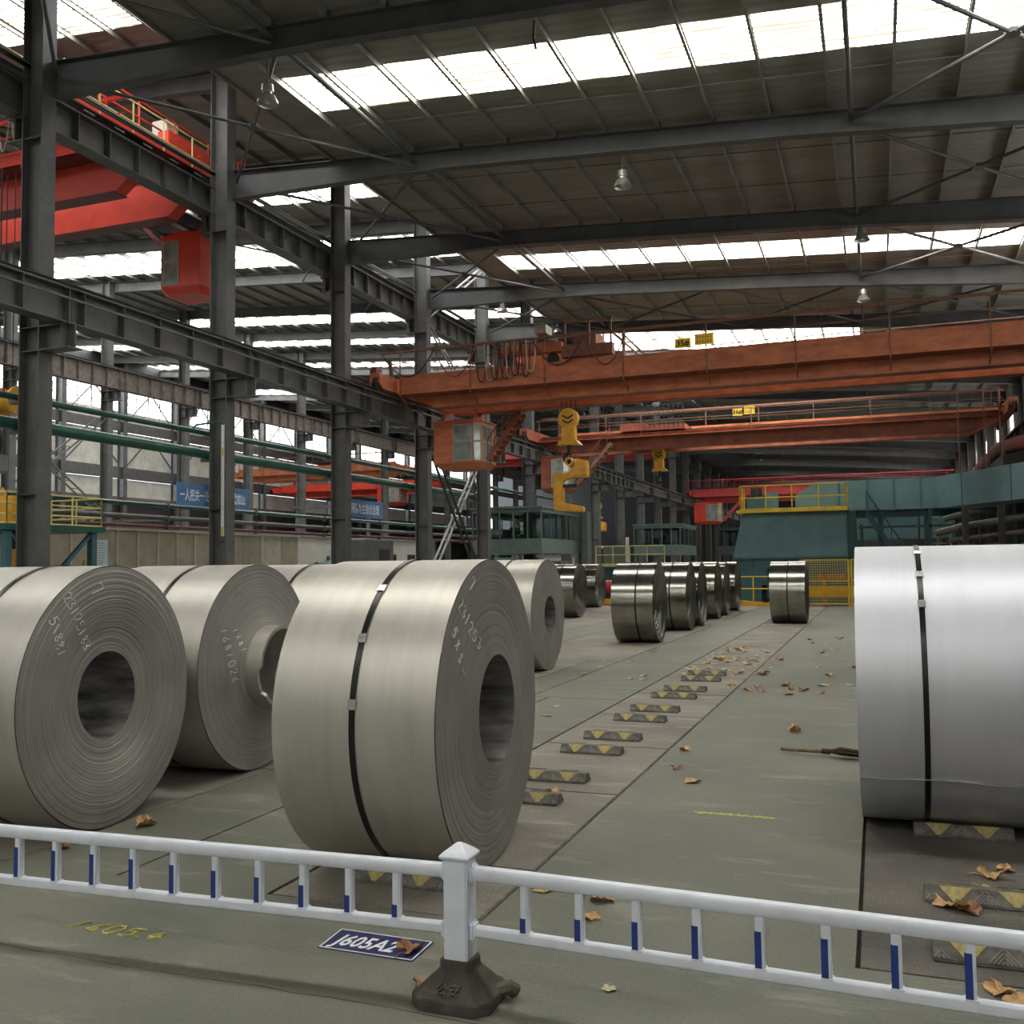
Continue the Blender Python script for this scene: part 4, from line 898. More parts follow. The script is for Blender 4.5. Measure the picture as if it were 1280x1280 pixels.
for z, h in ((.545, .055), (.555, .063), (.562, .063), (.575, .050), (.590, .030), (.602, .014), (.606, .004)): vs += [(x-h, y-h, z), (x+h, y-h, z), (x+h, y+h, z), (x-h, y+h, z)]
for i in range(6):
    for k in range(4): k2 = (k+1) % 4; fs.append((i*4+k, i*4+k2, i*4+4+k2, i*4+4+k))
mb.add(vs, fs+[(3, 2, 1, 0), (24, 25, 26, 27)]).build('post_cap', 'white', ps, smooth=False, bevel=.002)
for z in (.493, .270):
    for s_ in (-1, 1): MB().bar((P0.x+s_*.05, P0.y, z), (P0.x+s_*.072, P0.y, z), .062, .07).build('rail_socket', 'white', ps, bevel=.008)
mb = MB(); vs = []; fs = []; ff = [(.165, .150, 0), (.165, .150, .045), (.150, .135, .05), (.075, .072, .125), (.068, .066, .13), (.068, .066, .165), (.054, .054, .165)]
for a, b, z in ff:
    c_ = a*.30
    vs += [(x-a+c_, y-b, z), (x+a-c_, y-b, z), (x+a, y-b+c_, z), (x+a, y+b-c_, z), (x+a-c_, y+b, z), (x-a+c_, y+b, z), (x-a, y+b-c_, z), (x-a, y-b+c_, z)]
for i in range(6):
    for k in range(8): k2 = (k+1) % 8; fs.append((i*8+k, i*8+k2, i*8+8+k2, i*8+8+k))
ft = mb.add(vs, fs+[tuple(range(7, -1, -1)), tuple(range(48, 56))]).build('rubber_foot', 'foot', ps, bevel=.004)
text_mesh('raised_lettering', '公安', 'rubber', ft, frame((x-.05, y-.133, .066), (1, 0, 0), (0, .063, .075)), .05, .005)
MB().tube([(x+.13, y+.03, .03), (x+.19, y+.05, .05), (x+.2, y+.07, .03)], .03, 8).build('lug', 'foot', ft, smooth=True)

# ---- floor sign and painted marks
sg = tag(MB().prism([(-2.405, 3.862), (-1.930, 3.858), (-1.935, 4.085), (-2.420, 4.092)], 'Z', .0005, .004).build('floor_sign', 'sign_navy'), 'navy floor sign with white code lettering beside the fence post', 'floor sign')
b0 = MB(); e = .007
for a, b in (((-2.398, 3.869), (-1.937, 3.865)), ((-1.937, 3.865), (-1.942, 4.078)), ((-1.942, 4.078), (-2.411, 4.085)), ((-2.411, 4.085), (-2.398, 3.869))): b0.bar((*a, .0045), (*b, .0045), .007, .001)
b0.build('border', 'lettering', sg)
text_mesh('lettering', 'J605A2', 'lettering', sg, frame((-2.365, 3.915, .0045), (1, -.012, 0), (.0, 1, 0)), .168, .0004, 'LEFT', .12, .62, .003)
mk = strokes('1605.4', .12, .0055, lambda a, b: (-3.68+a+b*.25, 3.685+b*.8, .002), random.Random(3), .1, 1)
tag(mk.build('chalk_marking', 'chalk_yellow'), 'hand painted yellow number on the floor before the fence', 'floor marking')
rn = random.Random(8); mb = MB()
for i in range(46): xx = -1.23+i*.0117; hh = rn.uniform(.012, .03); yy = 6.755+rn.uniform(-.012, .012); mb.box(xx, xx+.013, yy-hh, yy+hh, .0005, .002)
tag(mb.build('painted_dash', 'chalk_yellow'), 'worn yellow paint dash across the aisle floor', 'floor marking')

# ---- leaves
def leaf_mesh(seed, m, curl):
    rn = random.Random(seed); n = 40; vs = [(0, 0, .004)]; fs = []; ph = rn.uniform(0, 6)
    for ring, q in ((1, .5), (2, 1.)):
        for k in range(n):
            a = 2*PI*k/n; lobe = .66+.30*abs(math.cos(2.5*(a-PI/2)))**1.2+.05*math.sin(15*a+ph)*(ring-1)+.04*rn.uniform(-1, 1)*(ring-1)
            if abs(((a-1.5*PI+PI) % (2*PI))-PI) < .25: lobe *= .55
            rr = .065*lobe*q; x_, y_ = rr*math.cos(a), rr*math.sin(a)
            z_ = .005+curl*((q**2)*(.5+.5*math.sin(2*a+ph))+.25*q*math.sin(5*a+ph)**2)*.026
            vs.append((x_*(1-.12*curl*q*q), y_, z_))
    for k in range(n):
        k2 = (k+1) % n; fs += [(0, 1+k, 1+k2), (1+k, 1+n+k, 1+n+k2, 1+k2)]
    mb = MB().add(vs, fs); nv = len(vs)
    mb.tube([(0, -.03, .006), (.006, -.07, .012), (.016, -.1, .006)], .0018, 5)
    me_o = mb.build('fallen_leaf', m, None, fix=False); me = me_o.data; bpy.data.objects.remove(me_o); return me
LM = [leaf_mesh(i, ['leaf1', 'leaf2', 'leaf3', 'leaf1', 'leaf2', 'leaf4', 'leaf1', 'leaf4'][i], [1., 1.2, .35, .6, .9, .3, 1.4, .5][i]) for i in range(8)]
def leaf(k, x, y, s, label, group=None, z=0., rz=None, tilt=0.):
    o = bpy.data.objects.new('fallen_leaf', LM[k]); COL.objects.link(o); o.location = (x, y, z); o.scale = (s, s, s)
    o.rotation_euler = (tilt, 0, random.uniform(0, 6.28) if rz is None else rz); tag(o, label, 'leaf', group); return o
leaf(6, -4.62, 5.30, 1.35, 'orange curled leaf at the foot of the left edge coil'); leaf(1, -4.75, 4.70, 1.1, 'reddish leaf behind the fence bars, below the left edge coil')
leaf(3, -1.40, 7.66, 1.15, 'tan leaf on the aisle, nearest of three in a line'); leaf(1, -1.61, 8.12, .9, 'brown leaf on the aisle, middle of three in a line'); leaf(0, -1.69, 8.92, 1.05, 'tan leaf on the aisle, farthest of three in a line')
leaf(6, -.83, 10.25, 1.5, 'big curled brown leaf standing on the aisle above the broom'); leaf(0, -1.36, 4.86, 1.25, 'tan leaf just above the top rail, right of the post'); leaf(3, -1.35, 4.60, .9, 'tan leaf half hidden by the second bar right of the post')
leaf(2, -1.69, 4.91, .95, 'yellow leaf by the first bar right of the post'); leaf(1, -1.985, 3.955, 1.1, 'curled brown leaf lying on the navy floor sign', z=.004); leaf(1, -1.775, 3.66, .9, 'dark brown leaf tucked against the rubber foot')
leaf(0, .285, 5.31, 1.5, 'tan leaf lying on the edge of the leafy stop', z=.0); leaf(1, .36, 5.26, 1.1, 'brown leaf beside the tan one before the leafy stop'); leaf(2, .44, 5.43, 1.05, 'yellow leaf lying flat on the leafy stop', z=.055)
leaf(6, .52, 5.86, 1.2, 'brown curled leaf between the two right hand stops'); leaf(0, .6, 6.0, .9, 'tan leaf at the right edge below the huge pale coil'); leaf(0, .40, 4.33, 1.05, 'tan leaf right foreground between the last two fence bars'); leaf(3, .47, 4.24, 1.2, 'tan leaf at the right picture edge above the bottom rail')
leaf(5, -1.06, 3.87, .55, 'small white scrap of leaf before the right fence panel'); leaf(4, .26, 6.72, .7, 'pale leaf stalk poking up from the stop under the pale coil')
leaf(0, -2.33, 7.02, .9, 'tan leaf caught on the second stop behind the centre coil', z=.0)
for x_, y_, k_ in ((-1.60, 13.3, 0), (-1.63, 13.6, 1), (-1.45, 13.2, 6), (-1.1, 13.5, 6), (-.95, 13.4, 1), (-1.2, 14.2, 0), (-1.32, 13.9, 4), (-.8, 13.2, 0), (-1.05, 13.0, 3), (-.42, 14.2, 5), (-.7, 14.1, 5), (-1.7, 15.1, 1), (-1.65, 15.6, 0), (-1.95, 14.0, 2), (-2.0, 13.7, 0)):
    leaf(k_, x_+random.uniform(-.1, .1), y_, random.uniform(.9, 1.4), 'fallen leaf in the cluster halfway down the aisle', 'leaves halfway down the aisle')
rn = random.Random(5)
for i in range(64): leaf(rn.choice((0, 5, 7, 5, 7)), rn.uniform(-2.95, -1.95), rn.choice((15.4, 16.2, 17.1, 18.2, 19.3))+rn.uniform(-.5, .5), rn.uniform(.8, 1.5), 'pale leaf in the drift on the middle bed far back', 'leaf drift on the middle bed')
for i in range(26): leaf(rn.choice((0, 5, 7, 1)), rn.uniform(-1.75, -.2), rn.uniform(15, 26), rn.uniform(.9, 1.4), 'far leaf scattered on the aisle', 'far leaves on the aisle')
for i in range(14): leaf(rn.choice((5, 7, 2)), rn.uniform(-4.6, -3.2), rn.uniform(10.5, 19), rn.uniform(.8, 1.2), 'pale leaf on the walk left of the middle bed', 'leaves left of the middle bed')
# ---- broom
br = thing('broom', 'old straw broom lying on the aisle beside the huge pale coil', 'broom', (-.86, 9.07, .02), -.17)
MB().tube([(0, 0, .015), (.3, 0, .02), (.42, 0, .025)], [.014, .016, .018], 8).build('handle', 'wood', br, smooth=True, local=True)
MB().tube([(.36, 0, .025), (.40, 0, .026), (.43, 0, .026)], .024, 10).build('binding', 'straw', br, smooth=True, local=True)
mb = MB(); rn = random.Random(2)
for i in range(150):
    a = rn.uniform(0, 6.28); q = rn.random()**.5; L_ = rn.uniform(.2, .31); y1, z1_ = math.cos(a)*q*.07, .036+math.sin(a)*q*.034
    mb.tube([(.41, y1*.25, .026+.2*(z1_-.028)), (.41+L_*.5, y1*.9, z1_), (.41+L_, y1*.95, max(.004, z1_*.8))], .0036, 3)
tag(mb.build('straw_head', 'straw', br, local=True), kind='stuff')

# ================================================================== MACHINES, BOOTHS, SIGNS FURTHER BACK
# ---- teal mill: hooded front, deck with yellow railing, ducts behind
tm = thing('rolling_mill', 'big teal mill hood with a yellow railed deck, back right of the hall', 'machine', (-3.4, 42, 0))
MB().prism([(-5.75, 1.9), (-5.30, 3.78), (-1.10, 3.78), (-1.10, 1.9)], 'Y', 42.0, 45.).build('hood', 'teal_lt', tm, bevel=.02)
MB().prism([(-5.75, 1.9), (-1.10, 1.9), (-1.10, 0), (-3.0, 0), (-3.0, 1.45), (-4.35, 1.45), (-4.35, .75), (-4.6, .75), (-4.6, 0), (-5.85, 0)], 'Y', 42.05, 42.3).build('front_plate', 'teal', tm)
MB().box(-5.8, -1.1, 44.7, 45, 0, 1.9).build('back_plate', 'teal_dk', tm); MB().box(-4.6, -3.0, 42.6, 42.8, 0, 1.5).build('recess', 'dark', tm)
MB().box(-4.3, -3.05, 42.2, 42.7, 1.25, 1.45).box(-4.4, -4.2, 42.2, 42.7, .2, 1.3).build('guide_frame', 'teal', tm)
for i, x in enumerate((-5.0, -2.7, -1.9)): MB().box(x-.03, x+.03, 41.97, 42.0, .1, 1.85).build('stiffener', 'teal', tm)
MB().box(-5.75, -1.1, 41.93, 42.03, 1.84, 1.93).build('seam_bar', 'teal', tm)
MB().box(-5.5, -1.05, 41.6, 45.2, 3.78, 3.9).build('deck', 'yellow', tm)
dk = [(-5.4, 43.5, 3.9), (-5.35, 41.65, 3.9), (-1.12, 41.65, 3.9), (-1.12, 43.0, 3.9)]
railing(tm, dk, 1.0, 'yellow', 1.05, .03, 1, bot=True)
MB().box(-5.2, -4.4, 42.6, 43.2, 3.9, 4.5).build('deck_machine', 'teal', tm, bevel=.03); MB().box(-4.4, -3.9, 42.7, 43.1, 3.9, 4.7).build('deck_cabinet', 'teal_lt', tm, bevel=.02)
MB().tube([(-4.8, 42.9, 4.5), (-4.8, 42.9, 4.9)], .25, 12).build('deck_motor', 'dark', tm, smooth=True)
MB().box(-1.1, -.75, 41.8, 42.4, 0, 3.75).build('side_frame', 'teal_dk', tm, bevel=.02); MB().box(-.62, -.5, 42.2, 42.5, 0, 3.2).build('side_post', 'teal_dk', tm)
td = thing('duct', 'long teal air duct running from the mill to the right and bending forward', 'duct', (0, 45, 4.4))
xs = [-4.3, -2.9, -1.45, -.3, .75, 1.8, 2.75, 3.7]
MB().prism([(-3.3, 3.95), (-3.3, 4.6), (-2.4, 5.2), (-1.45, 5.2), (-1.45, 3.95)], 'Y', 44.2, 45.6).build('duct_section', 'teal_lt', td, bevel=.02)
for a, b in zip(xs[2:-1], xs[3:]):
    s = MB().box(a+.02, b-.02, 44.0, 45.6, 3.86, 5.16).build('duct_section', 'teal_lt', td, bevel=.015); MB().box(b-.045, b+.045, 43.94, 45.66, 3.82, 5.2).build('duct_flange', 'teal', s)
p, q = Vector((3.7, 44.0, 0)), Vector((7.4, 36.6, 0)); d = (q-p).normalized(); nn = Vector((-d.y, d.x, 0)); L_ = (q-p).length
for i, (a, b) in enumerate(((0, .22), (.22, .6), (.6, 1.))):
    c0, c1_ = p+d*L_*a, p+d*L_*b; po = [c0, c1_, c1_+nn*-1.5, c0+nn*-1.5]
    s = MB().prism([((v.x), (v.y)) for v in [c0+d*.02, c1_-d*.02, c1_-d*.02-nn*-1.5*-1, c0+d*.02-nn*-1.5*-1]], 'Z', 3.82, 5.12).build('duct_section', 'teal_lt', td, bevel=.015)
MB().box(3.55, 4.9, 44.0, 45.6, 3.84, 5.14).build('duct_elbow', 'teal_lt', td, bevel=.03)
for x in (.05, 1.9): MB().box(x, x+.2, 44.3, 44.6, 0, 3.86).build('duct_leg', 'teal_dk', td)
MB().box(-1.0, 3.6, 44.2, 44.4, 3.55, 3.84).build('duct_beam', 'teal_dk', td); MB().box(7.0, 7.3, 37.2, 37.5, 0, 3.82).box(5.0, 5.25, 41.2, 41.45, 0, 3.82).build('duct_leg', 'teal_dk', td)
t = thing('duct', 'lower teal duct seen behind the dark stair', 'duct', (1, 50, 3.5)); 
for a, b in ((-1.3, .3), (.3, 1.9), (1.9, 3.5)): MB().box(a+.03, b-.03, 50, 51.4, 2.75, 4.0).build('duct_section', 'teal_lt', t, bevel=.02)
for x in (-1.0, 3.2): MB().box(x-.1, x+.1, 50.4, 50.6, 0, 2.75).build('duct_leg', 'teal_dk', t)
t = thing('steel_stair', 'dark teal stair dropping to the right under the duct', 'stairs', (.2, 43, 0)); stair(t, (-.35, 42.8, 3.7), (1.5, 42.8, .7), (0, .8, 0), 'teal_dk', 'stringer', 12)
MB().box(-.7, 3.0, 42.9, 43.0, 3.05, 3.15).box(-.7, 3.0, 42.9, 43.0, 1.95, 2.02).box(2.0, 2.12, 42.9, 43.0, 0, 3.8).build('stair_frame', 'teal_dk', t)
# machinery mass at the right: dark block, pipes, posts
t = thing('machine_block', 'dark machinery block behind the huge pale coil', 'machine', (4.5, 40, 0))
MB().box(2.6, 7.4, 39.2, 41.0, 0, 1.85).build('housing', 'dark', t, bevel=.05); MB().box(.6, 7.4, 40.4, 40.7, 1.95, 2.05).build('ledge', 'teal_dk', t)
for x in (3.0, 4.2, 5.4, 6.6): MB().box(x, x+.2, 39.6, 39.9, 1.85, 3.7).build('post', 'dark', t)
for x in (2.8, 3.7, 4.9): MB().box(x, x+.5, 39.3, 39.7, 1.85, 2.3).build('valve_box', 'steel', t, bevel=.03)
for i, (pp, r_, m_, lab) in enumerate((([(2.2, 41.2, 2.75), (3.0, 40.8, 2.95), (4.4, 39.8, 3.15), (7.2, 38.5, 3.55)], .14, 'steel', 'grey pipe sloping up to the right under the duct'), ([(2.5, 41.6, 3.3), (3.4, 41.5, 3.55), (4.4, 41.5, 3.6)], .12, 'steel', 'short grey pipe bend close under the duct elbow'),
                                ([(2.6, 40.9, 2.45), (4.0, 40.0, 2.6), (7.0, 38.6, 2.9)], .09, 'rust_beam', 'thin brown pipe below the grey sloping pipe'))):
    t = thing('pipe', lab, 'pipe', pp[0]); MB().tube(pp, r_, 12).build('pipe_run', m_, t, smooth=True)
    for q_ in pp[1:-1]: MB().box(q_[0]-.06, q_[0]+.06, q_[1]-.06, q_[1]+.06, 0, q_[2]).build('pipe_support', 'dark', t)
t = thing('yellow_ladder', 'small yellow ladder cage under the duct, right of the stair', 'ladder', (2.2, 46, 0)); railing(t, [(2.0, 46, 1.9), (3.0, 46, 1.9)], 1.6, 'yellow_pale', .5, .025, 2)
MB().box(1.95, 3.05, 45.9, 46.5, 1.8, 1.9).box(2.0, 2.1, 46.2, 46.3, 0, 1.8).box(2.9, 3.0, 46.2, 46.3, 0, 1.8).build('platform', 'teal_dk', t)
t = thing('pipe', 'thick maroon pipe bending down behind the teal duct', 'pipe', (6.6, 60, 8)); MB().tube([(7.0, 40, 6.3), (6.7, 52, 7.3), (6.6, 60, 7.9), (6.5, 74, 7.6), (6.3, 90, 6.2)], .36, 14).build('pipe_run', 'maroon', t, smooth=True)
t = thing('pipe', 'thin olive pipe slanting below the maroon one', 'pipe', (6.6, 50, 6)); MB().tube([(6.8, 40, 5.7), (6.3, 66, 6.4)], .12, 10).build('pipe_run', 'chalk_yellow', t, smooth=True)
t = thing('duct', 'dark equipment gallery along the right wall beneath the windows', 'gallery', (6.5, 70, 6)); MB().box(5.6, 6.9, 50, 130, 5.0, 6.6).build('gallery_box', 'dark', t)
for y in range(52, 128, 8): MB().box(5.8, 6.0, y, y+.2, 0, 5).build('gallery_leg', 'dark', t)
for y in range(50, 130, 6): MB().box(5.6, 5.65, y, y+.08, 6.6, 7.7).build('rail_post', 'rail_rust', t)
# ---- yellow mesh gate and barrier
t = thing('mesh_gate', 'yellow mesh safety gate right of the lone shiny coil', 'gate', (-2.2, 38, 0))
for a, b in ((-2.75, -1.02), (-.92, .6)):
    f = MB(); y = 38.4
    for x in (a, b): f.box(x-.035, x+.035, y-.035, y+.035, 0, 1.78)
    for z in (.1, .95, 1.74): f.box(a, b, y-.03, y+.03, z, z+.05)
    f.build('gate_frame', 'yellow', t); mb = MB(); n = int((b-a)/.09)
    for i in range(1, n): mb.box(a+i*.09-.006, a+i*.09+.006, y-.006, y+.006, .15, 1.74)
    for i in range(1, 18): mb.box(a, b, y-.006, y+.006, .15+i*.09, .162+i*.09)
    tag(mb.build('wire_mesh', 'yellow', t), kind='stuff')
t = thing('yellow_machine_guard', 'orange yellow beam behind the mesh gate', 'guard', (-1.9, 39.3, 0)); MB().box(-2.7, -.3, 39.2, 39.5, .35, .75).build('beam', 'orange_yellow', t); MB().box(-2.2, -1.2, 39.3, 39.5, 1.05, 1.2).box(-2.0, -1.9, 39.3, 39.4, 0, 1.2).box(-.8, -.7, 39.3, 39.4, 0, 1.2).build('bracket', 'orange', t)
t = thing('yellow_barrier', 'yellow safety barrier left of the lone shiny coil', 'barrier', (-5, 39.2, 0)); railing(t, [(-5.3, 39.2, .2), (-3.2, 39.2, .2)], .95, 'yellow', .8, .028, 1)
MB().prism([(-5.4, 0), (-3.2, 0), (-3.2, .2), (-3.9, .2), (-4.1, .12), (-5.4, .25)], 'Y', 39.0, 39.4).build('kick_plate', 'orange_yellow', t)
t = thing('pump_set', 'small red motor pump on an orange base between the shiny coils', 'pump', (-10.6, 39.5, 0))
MB().box(-11.2, -9.9, 39.2, 39.9, 0, .28).build('base', 'orange_yellow', t, bevel=.02); MB().tube([(-10.9, 39.5, .75), (-10.2, 39.5, .75)], .3, 14).build('motor', 'red_far', t, smooth=True); MB().lathe([(0, 0), (.26, 0), (.3, .1), (.2, .2), (0, .2)], (-10.2, 39.5, .75), 14, 'X').build('pump_casing', 'maroon', t, smooth=True); MB().box(-10.8, -10.3, 39.35, 39.65, .28, .5).build('foot', 'dark', t)
# ---- glass control booths on legs
def booth(label, x0, x1, y0, y1, z0, z1_, ny):
    t = thing('control_booth', label, 'booth', (x1, y0, 0)); h = (z1_-z0); sill = z0+h*.30; hd = z1_-.22
    MB().box(x0-.08, x1+.08, y0-.08, y1+.08, z1_, z1_+.12).build('roof', 'booth', t); MB().box(x0, x1, y0, y1, z0-.12, z0).build('floor_deck', 'booth', t)
    for nm_, bx in (('front_wall', (x0, x1, y0, y0+.06)), ('side_wall', (x1-.06, x1, y0+.06, y1)), ('side_wall', (x0, x0+.06, y0+.06, y1)), ('back_wall', (x0+.06, x1-.06, y1-.06, y1))):
        MB().box(*bx, z0, sill).box(*bx, hd, z1_).build(nm_, 'booth', t)
    nx = 5
    for i in range(nx+1):
        x = x0+(x1-x0)*i/nx
        for y in (y0, y1-.06): MB().box(x-.04 if i else x, x+.04 if i < nx else x, y, y+.06, sill, hd).build('mullion', 'booth', t)
        if i < nx: MB().box(x+.04, x+(x1-x0)/nx-.04, y0+.025, y0+.035, sill, hd).build('window_pane', 'glass', t); MB().box(x+.04, x+(x1-x0)/nx-.04, y1-.035, y1-.025, sill, hd).build('window_pane', 'glass', t)
    for i in range(ny+1):
        y = y0+(y1-y0)*i/ny
        for x in (x0, x1-.06): MB().box(x, x+.06, y-.03, y+.03, sill, hd).build('mullion', 'booth', t)
        if i < ny: MB().box(x1-.035, x1-.025, y+.03, y+(y1-y0)/ny-.03, sill, hd).build('window_pane', 'glass', t)
    for x in (x0+.1, x1-.1):
        for y in (y0+.1, y1-.1): MB().box(x-.08, x+.08, y-.08, y+.08, 0, z0-.12).build('leg', 'booth', t)
    MB().box(x0+.6, x1-.7, y0+.7, y0+1.3, z0, z0+.85).build('desk', 'dark', t); MB().box(x0+1.2, x0+1.6, y0+1.5, y0+1.9, z0+.4, z0+1.25).box(x0+1.35, x0+1.45, y0+1.65, y0+1.75, z0, z0+.4).build('chair', 'black', t)
    MB().box(x0+1.9, x0+2.5, y0+.8, y0+.86, z0+.95, z0+1.35).box(x0+2.15, x0+2.25, y0+.82, y0+.86, z0+.85, z0+.95).build('monitor', 'dark', t)
    return t
bt = booth('nearest grey green glass control booth on legs behind the centre coil', -20.9+.0, -16.85, 49.5, 57.0, 2.45, 4.8, 5)
MB().box(-16.65, -16.3, 56.4, 57.2, 0, 4.9).build('corner_post', 'booth', bt); MB().box(-20, -17.2, 50, 56, 1.3, 1.6).build('pipe_tray', 'dark', bt)
booth('second grey glass control booth, behind the shiny coil row', -17.9, -14.2, 75, 82, 2.5, 4.7, 4)
booth('third and smallest glass control booth, left of the teal mill', -17.0, -12.6, 112, 120, 2.8, 5.6, 4)
t = thing('railed_platform', 'platform with thin yellow railing behind the shiny coils', 'platform', (-15, 60, 0)); MB().box(-16.8, -12.4, 60, 63, 1.55, 1.75).build('deck', 'yellow_pale', t); railing(t, [(-16.8, 60.05, 1.75), (-12.4, 60.05, 1.75)], 1.1, 'yellow_pale', 1.1, .03, 1)
MB().box(-16.6, -12.6, 60.6, 62.5, 0, 1.55).build('cabinet', 'teal', t); MB().box(-14.9, -14.7, 60.2, 60.3, 1.75, 3.4).build('white_tube', 'hall_white', t); MB().box(-16.6, -15.2, 61, 62, 1.75, 2.9).build('machine', 'booth', t, bevel=.05)
t = thing('machine_block', 'dark low machinery left of the far glass booths', 'machine', (-14, 45, 0)); MB().box(-16.4, -13.8, 44, 46.5, 0, 1.5).build('housing', 'teal_dk', t, bevel=.05); MB().box(-15.8, -14.2, 44.4, 46, 1.5, 1.9).build('cover', 'steel', t, bevel=.04)
# ---- platform with yellow rails at the far left
t = thing('work_platform', 'green legged work platform with yellow rails at the left edge', 'platform', (-22, 20, 0)); MB().box(-23.8, -20.6, 18.5, 21.9, 2.78, 2.93).build('deck', 'green_pipe', t)
railing(t, [(-23.7, 18.6, 2.93), (-20.7, 18.6, 2.93), (-20.7, 21.85, 2.93)], .82, 'yellow_pale', 1.1, .024, 2, bot=True); railing(t, [(-20.7, 21.85, 2.93), (-23.5, 21.85, 2.93)], .82, 'yellow_pale', 1.1, .024, 2)
for x in (-23.6, -20.8):
    for y in (18.7, 21.6): MB().box(x-.09, x+.09, y-.09, y+.09, 0, 2.78).build('leg', 'teal', t)
MB().bar((-20.8, 18.8, .2), (-20.8, 21.5, 2.7), .1, .1).bar((-20.8, 18.8, 2.7), (-20.8, 21.5, .2), .06, .06).build('leg_brace', 'teal', t)
# ---- tan hoarding, white building, banners
t = thing('hoarding', 'long tan sheet hoarding between the left columns', 'hoarding', (-24, 20, 0)); y = 12.
while y < 32.5:
    MB().box(-24.05, -24.0, y+.015, y+.985, .35, 3.05).build('hoarding_sheet', 'tan', t); MB().box(-24.0, -23.94, y-.03, y+.03, 0, 3.09).build('hoarding_post', 'tan2', t); y += 1.
MB().box(-24.06, -23.92, 12, 37.1, 3.06, 3.13).build('top_rail', 'tan2', t); MB().box(-24.05, -24.0, 12, 33.2, 0, .33).build('kick_board', 'dark', t)
for y, z0, z1_ in ((33.02, 1.75, 3.05), (34.4, 1.75, 3.05), (35.7, 1.75, 3.05)): MB().box(-24.05, -24.0, y+.02, y+1.28, z0, z1_).build('hoarding_sheet', 'tan2' if y == 34.4 else 'tan', t)
for y in (33.02, 34.0, 35., 36.): MB().box(-24.05, -24., y+.015, y+.97, .3, 1.73).build('hoarding_sheet', 'tan2', t)
n_ = tag(MB().box(-23.92, -23.89, 24.85, 25.5, 1.7, 2.72).build('notice_board', 'notice'), 'pale blue notice board with lines of text on the tan hoarding', 'notice'); mb = MB()
for i in range(11): mb.box(-23.89, -23.886, 24.93, 24.93+random.uniform(.3, .5), 1.8+i*.08, 1.815+i*.08)
mb.build('text_line', 'steel', n_)
t = tag(MB().box(-23.93, -23.9, 24.5, 24.82, 1.72, 2.05).build('warning_sign', 'bump_yellow'), 'small yellow warning sign left of the pale notice board', 'sign'); MB().prism([(24.56, 1.78), (24.76, 1.78), (24.66, 1.98)], 'X', -23.9, -23.897).build('triangle', 'yellow', t)
hb = thing('white_building', 'low white building with a few small windows, behind third column', 'building', (-28, 43, 0))
for a, b in ((37.5, 47.2), (50.0, 57.8)): MB().box(-33, -28, a, b, 0, 3.3).build('wall', 'hall_white', hb); MB().box(-33.1, -27.9, a-.1, b+.1, 3.3, 3.42).build('roof_edge', 'steel_pale', hb)
for y in (50.6, 53.0, 55.6):
    f = MB().box(-28.02, -27.96, y, y+1.1, 1.75, 2.5).build('window_frame', 'steel_pale', hb)
    for k in (0, 1): MB().box(-27.96, -27.95, y+.06+.52*k, y+.52+.52*k, 1.8, 2.45).build('pane', 'pane_dark', f)
t = thing('grey_cabinet', 'dark grey panel hut with a barred window between columns three and four', 'hut', (-26, 47, 0)); MB().box(-27.9, -26, 46.6, 49.9, 0, 3.2).build('wall', 'steel', t); MB().box(-26.02, -25.97, 48.2, 49.4, 1.9, 2.7).build('window_pane', 'pane_dark', t)
t = thing('storage_tank', 'dark green round tank top in front of the white building', 'tank', (-26.3, 43.3, 0)); MB().lathe([(0, 0), (.6, 0), (.62, 1.4), (.6, 1.7), (.4, 2.0), (.1, 2.1), (.08, 2.3), (0, 2.3)], (-26.3, 43.3, 0), 24).build('tank_shell', 'green_pipe', t, smooth=True)
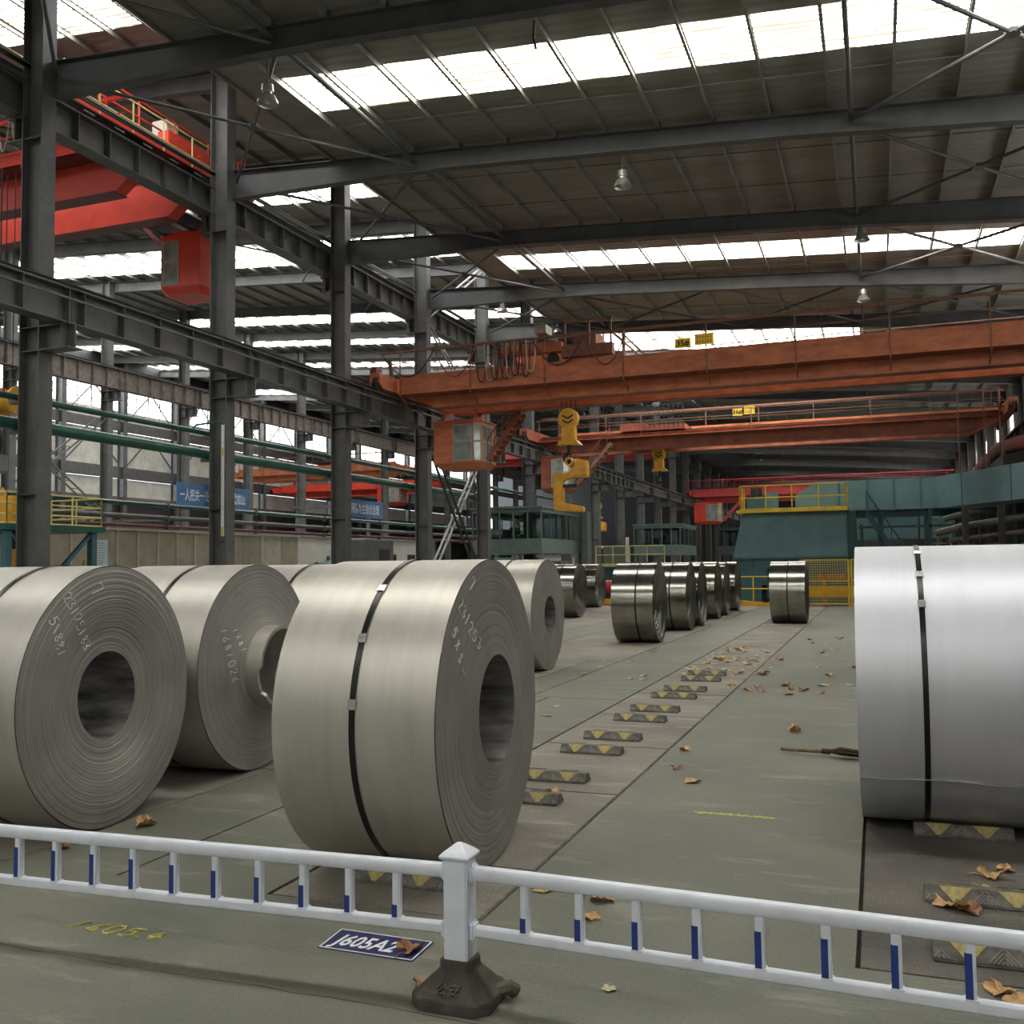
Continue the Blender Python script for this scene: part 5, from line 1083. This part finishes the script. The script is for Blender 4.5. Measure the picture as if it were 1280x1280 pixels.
MB().tube([(-26.3, 41.6, 1.75), (-26.3, 42.1, 1.9), (-26.3, 42.6, 1.7)], .15, 8).build('valve', 'dark', t, smooth=True)
def banner(label, y0, y1, z0, z1_, txt, size, x=-20.2, sx=.8):
    t = tag(MB().box(x-.02, x, y0, y1, z0, z1_).build('banner', 'banner'), label, 'banner')
    text_mesh('lettering', txt, 'lettering', t, frame((x+.003, y0+.14, z0+(z1_-z0)*.27), (0, 1, 0), (0, 0, 1)), size, .002, 'LEFT', 0, sx, .006)
    MB().tube([(x-.03, y0, z1_), (x-.03, y0, z1_+.25)], .01, 5).tube([(x-.03, y1, z1_), (x-.03, y1, z1_+.25)], .01, 5).build('hanger', 'dark', t)
banner('blue banner with white slogan behind the second column', 24.42, 28.1, 3.71, 4.42, '一人把关一处安 众人把关稳如山', .40, sx=.585)
banner('faded blue banner with white slogan right of the third column', 33.6, 37.8, 3.79, 4.52, '安全第一 预防为主综合治理', .46, sx=.66)
# clutter of the left bay: racks, cabinets and lines of pipe so that the gaps between the columns are not bare
for i, (x, y, w_, d_, h_, m_, lab) in enumerate(((-31, 30, 3, 2, 2.2, 'steel', 'grey machine cabinet beyond the tan hoarding'), (-41, 44, 5, 3, 4.6, 'rust_beam', 'brown machine frame in the left bay, far behind the hoarding'), (-33, 62, 4, 3, 3.6, 'teal', 'teal machine cabinet in the left bay'),
        (-38, 58, 6, 3, 6.0, 'steel', 'tall grey machine stand in the left bay'), (-27, 68, 3, 3, 4.2, 'booth', 'grey green cabinet left of the nearest booth'), (-30, 80, 6, 3, 5.2, 'steel', 'wide grey machine stand far down the left bay'))):
    t = thing('machine_stand', lab, 'machine', (x, y, 0)); MB().box(x, x+w_, y, y+d_, 0, h_*.55).build('housing', m_, t, bevel=.04)
    for k in range(3): MB().box(x+.1+k*(w_-.4)/2, x+.3+k*(w_-.4)/2, y+.1, y+.3, h_*.55, h_).build('post', 'steel', t)
    MB().box(x, x+w_, y, y+.4, h_-.15, h_).build('top_beam', m_, t); MB().box(x+.3, x+w_-.3, y-.05, y, h_*.15, h_*.45).build('panel', 'steel_pale', t)
